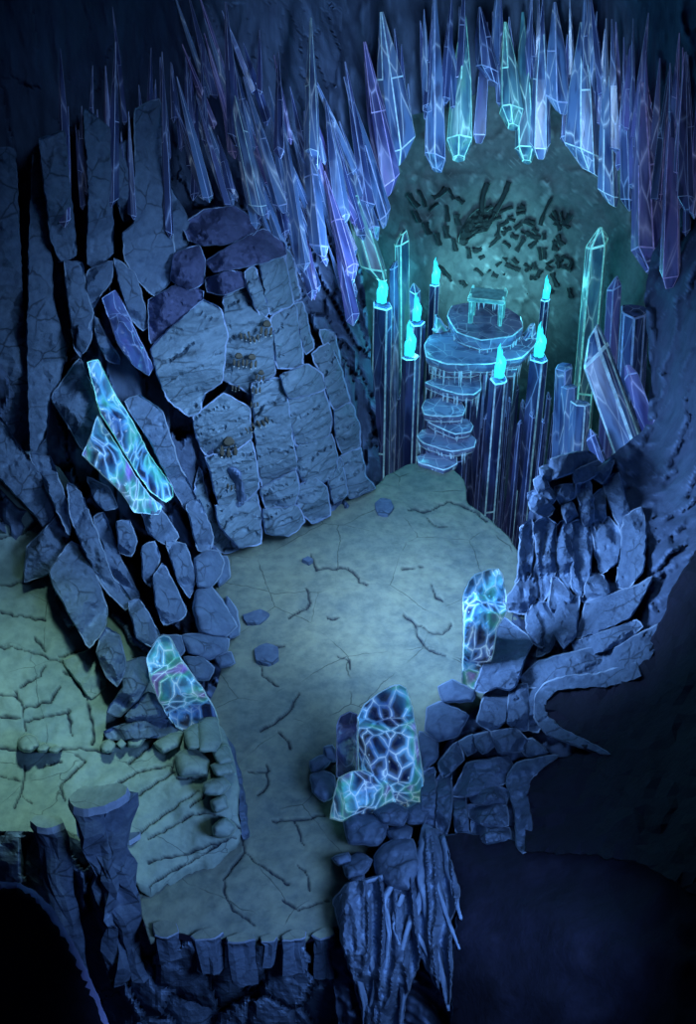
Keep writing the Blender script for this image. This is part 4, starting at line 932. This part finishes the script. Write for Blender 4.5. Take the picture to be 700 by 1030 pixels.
stone('fossil_skull', sk, DB, ['fossil', 'fossil_edge'], .12, .3, .2, fo, rough=.25, jag=1.2, edge_px=.9, tilt=.1)
bone((284,142), (298,66), 3.4, 'fossil_horn', 201); bone((318,142), (356,62), 3.2, 'fossil_horn', 202)
bone((252,200), (300,182), 1.8, 'fossil_jaw', 203); bone((240,222), (262,204), 1.6, 'fossil_jaw', 204)
for i, q in enumerate(((262,178),(284,166))): bone(q, (q[0]+14, q[1]-6), 1.6, 'fossil_eye_ridge', 210+i)

# ------------------------------------------------------------------ light
def area(name, loc, to, size, watts, col, spread=180):
    l = bpy.data.lights.new(name, 'AREA'); l.size = size; l.energy = watts; l.color = col; l.spread = math.radians(spread)
    o = bpy.data.objects.new(name, l); C.objects.link(o); o.location = loc
    o.rotation_euler = (Vector(to)-Vector(loc)).to_track_quat('-Z', 'Y').to_euler(); o['kind'] = 'helper'; return o
def spot(name, loc, to, ang, watts, col, blend=1, size=.8):
    l = bpy.data.lights.new(name, 'SPOT'); l.spot_size = math.radians(ang); l.spot_blend = blend; l.energy = watts; l.color = col; l.shadow_soft_size = size
    o = bpy.data.objects.new(name, l); C.objects.link(o); o.location = loc
    o.rotation_euler = (Vector(to)-Vector(loc)).to_track_quat('-Z', 'Y').to_euler(); o['kind'] = 'helper'; return o
area('cave_fill', (1, 19, 16.5), (-.5, 23, 0), 4, 190, (.32, .58, 1), 105)  # unseen blue lamp added overhead to fill the cave
spot('floor_spot', (1, 17, 21), G(366, 618, 0), 14.5, 3700, (1, .97, .36), 1, .8)  # unseen spot added overhead for the yellow-green light on the floor
spot('ledge_spot', (-1, 12, 20), G(24, 752, 1.3), 24, 10000, (.60, 1, .88), 1, .8)  # unseen spot added to brighten the ledge in pale green
area('left_cliff_glow', (4, 18, 9), (-4.5, 24.5, 2.0), 4, 370, (.36, .62, 1), 74)  # this and the glows below are unseen fill lamps added to brighten rock
area('alcove_glow', (4.6, 33.4, 2.6), (4.7, 38, 1.2), 1.2, 85, (.28, .78, .88), 84)
area('right_rim_glow', (-2, 19, 6), (3.9, 21.6, 1.6), 3, 560, (.32, .56, 1), 82)
area('arch_glow', (3.8, 27, 7.0), (4.4, 34, 6.9), 2.5, 180, (.38, .66, 1), 84)
area('curtain_glow', (1.5, 26, 5.5), (-1.5, 31, 8.0), 2, 150, (.36, .6, 1), 84)
area('near_glow', (2.5, 8.5, 7), (-1.2, 13.8, 0), 2, 210, (.26, .48, 1), 84)
w = bpy.data.worlds.new('world'); bpy.context.scene.world = w; w.use_nodes = True
w.node_tree.nodes['Background'].inputs[0].default_value = (.05, .08, .35, 1); w.node_tree.nodes['Background'].inputs[1].default_value = .04
vs = bpy.context.scene.view_settings
vs.view_transform = 'Standard'; vs.look = 'None'; vs.exposure = 0; vs.gamma = 1; vs.use_curve_mapping = False
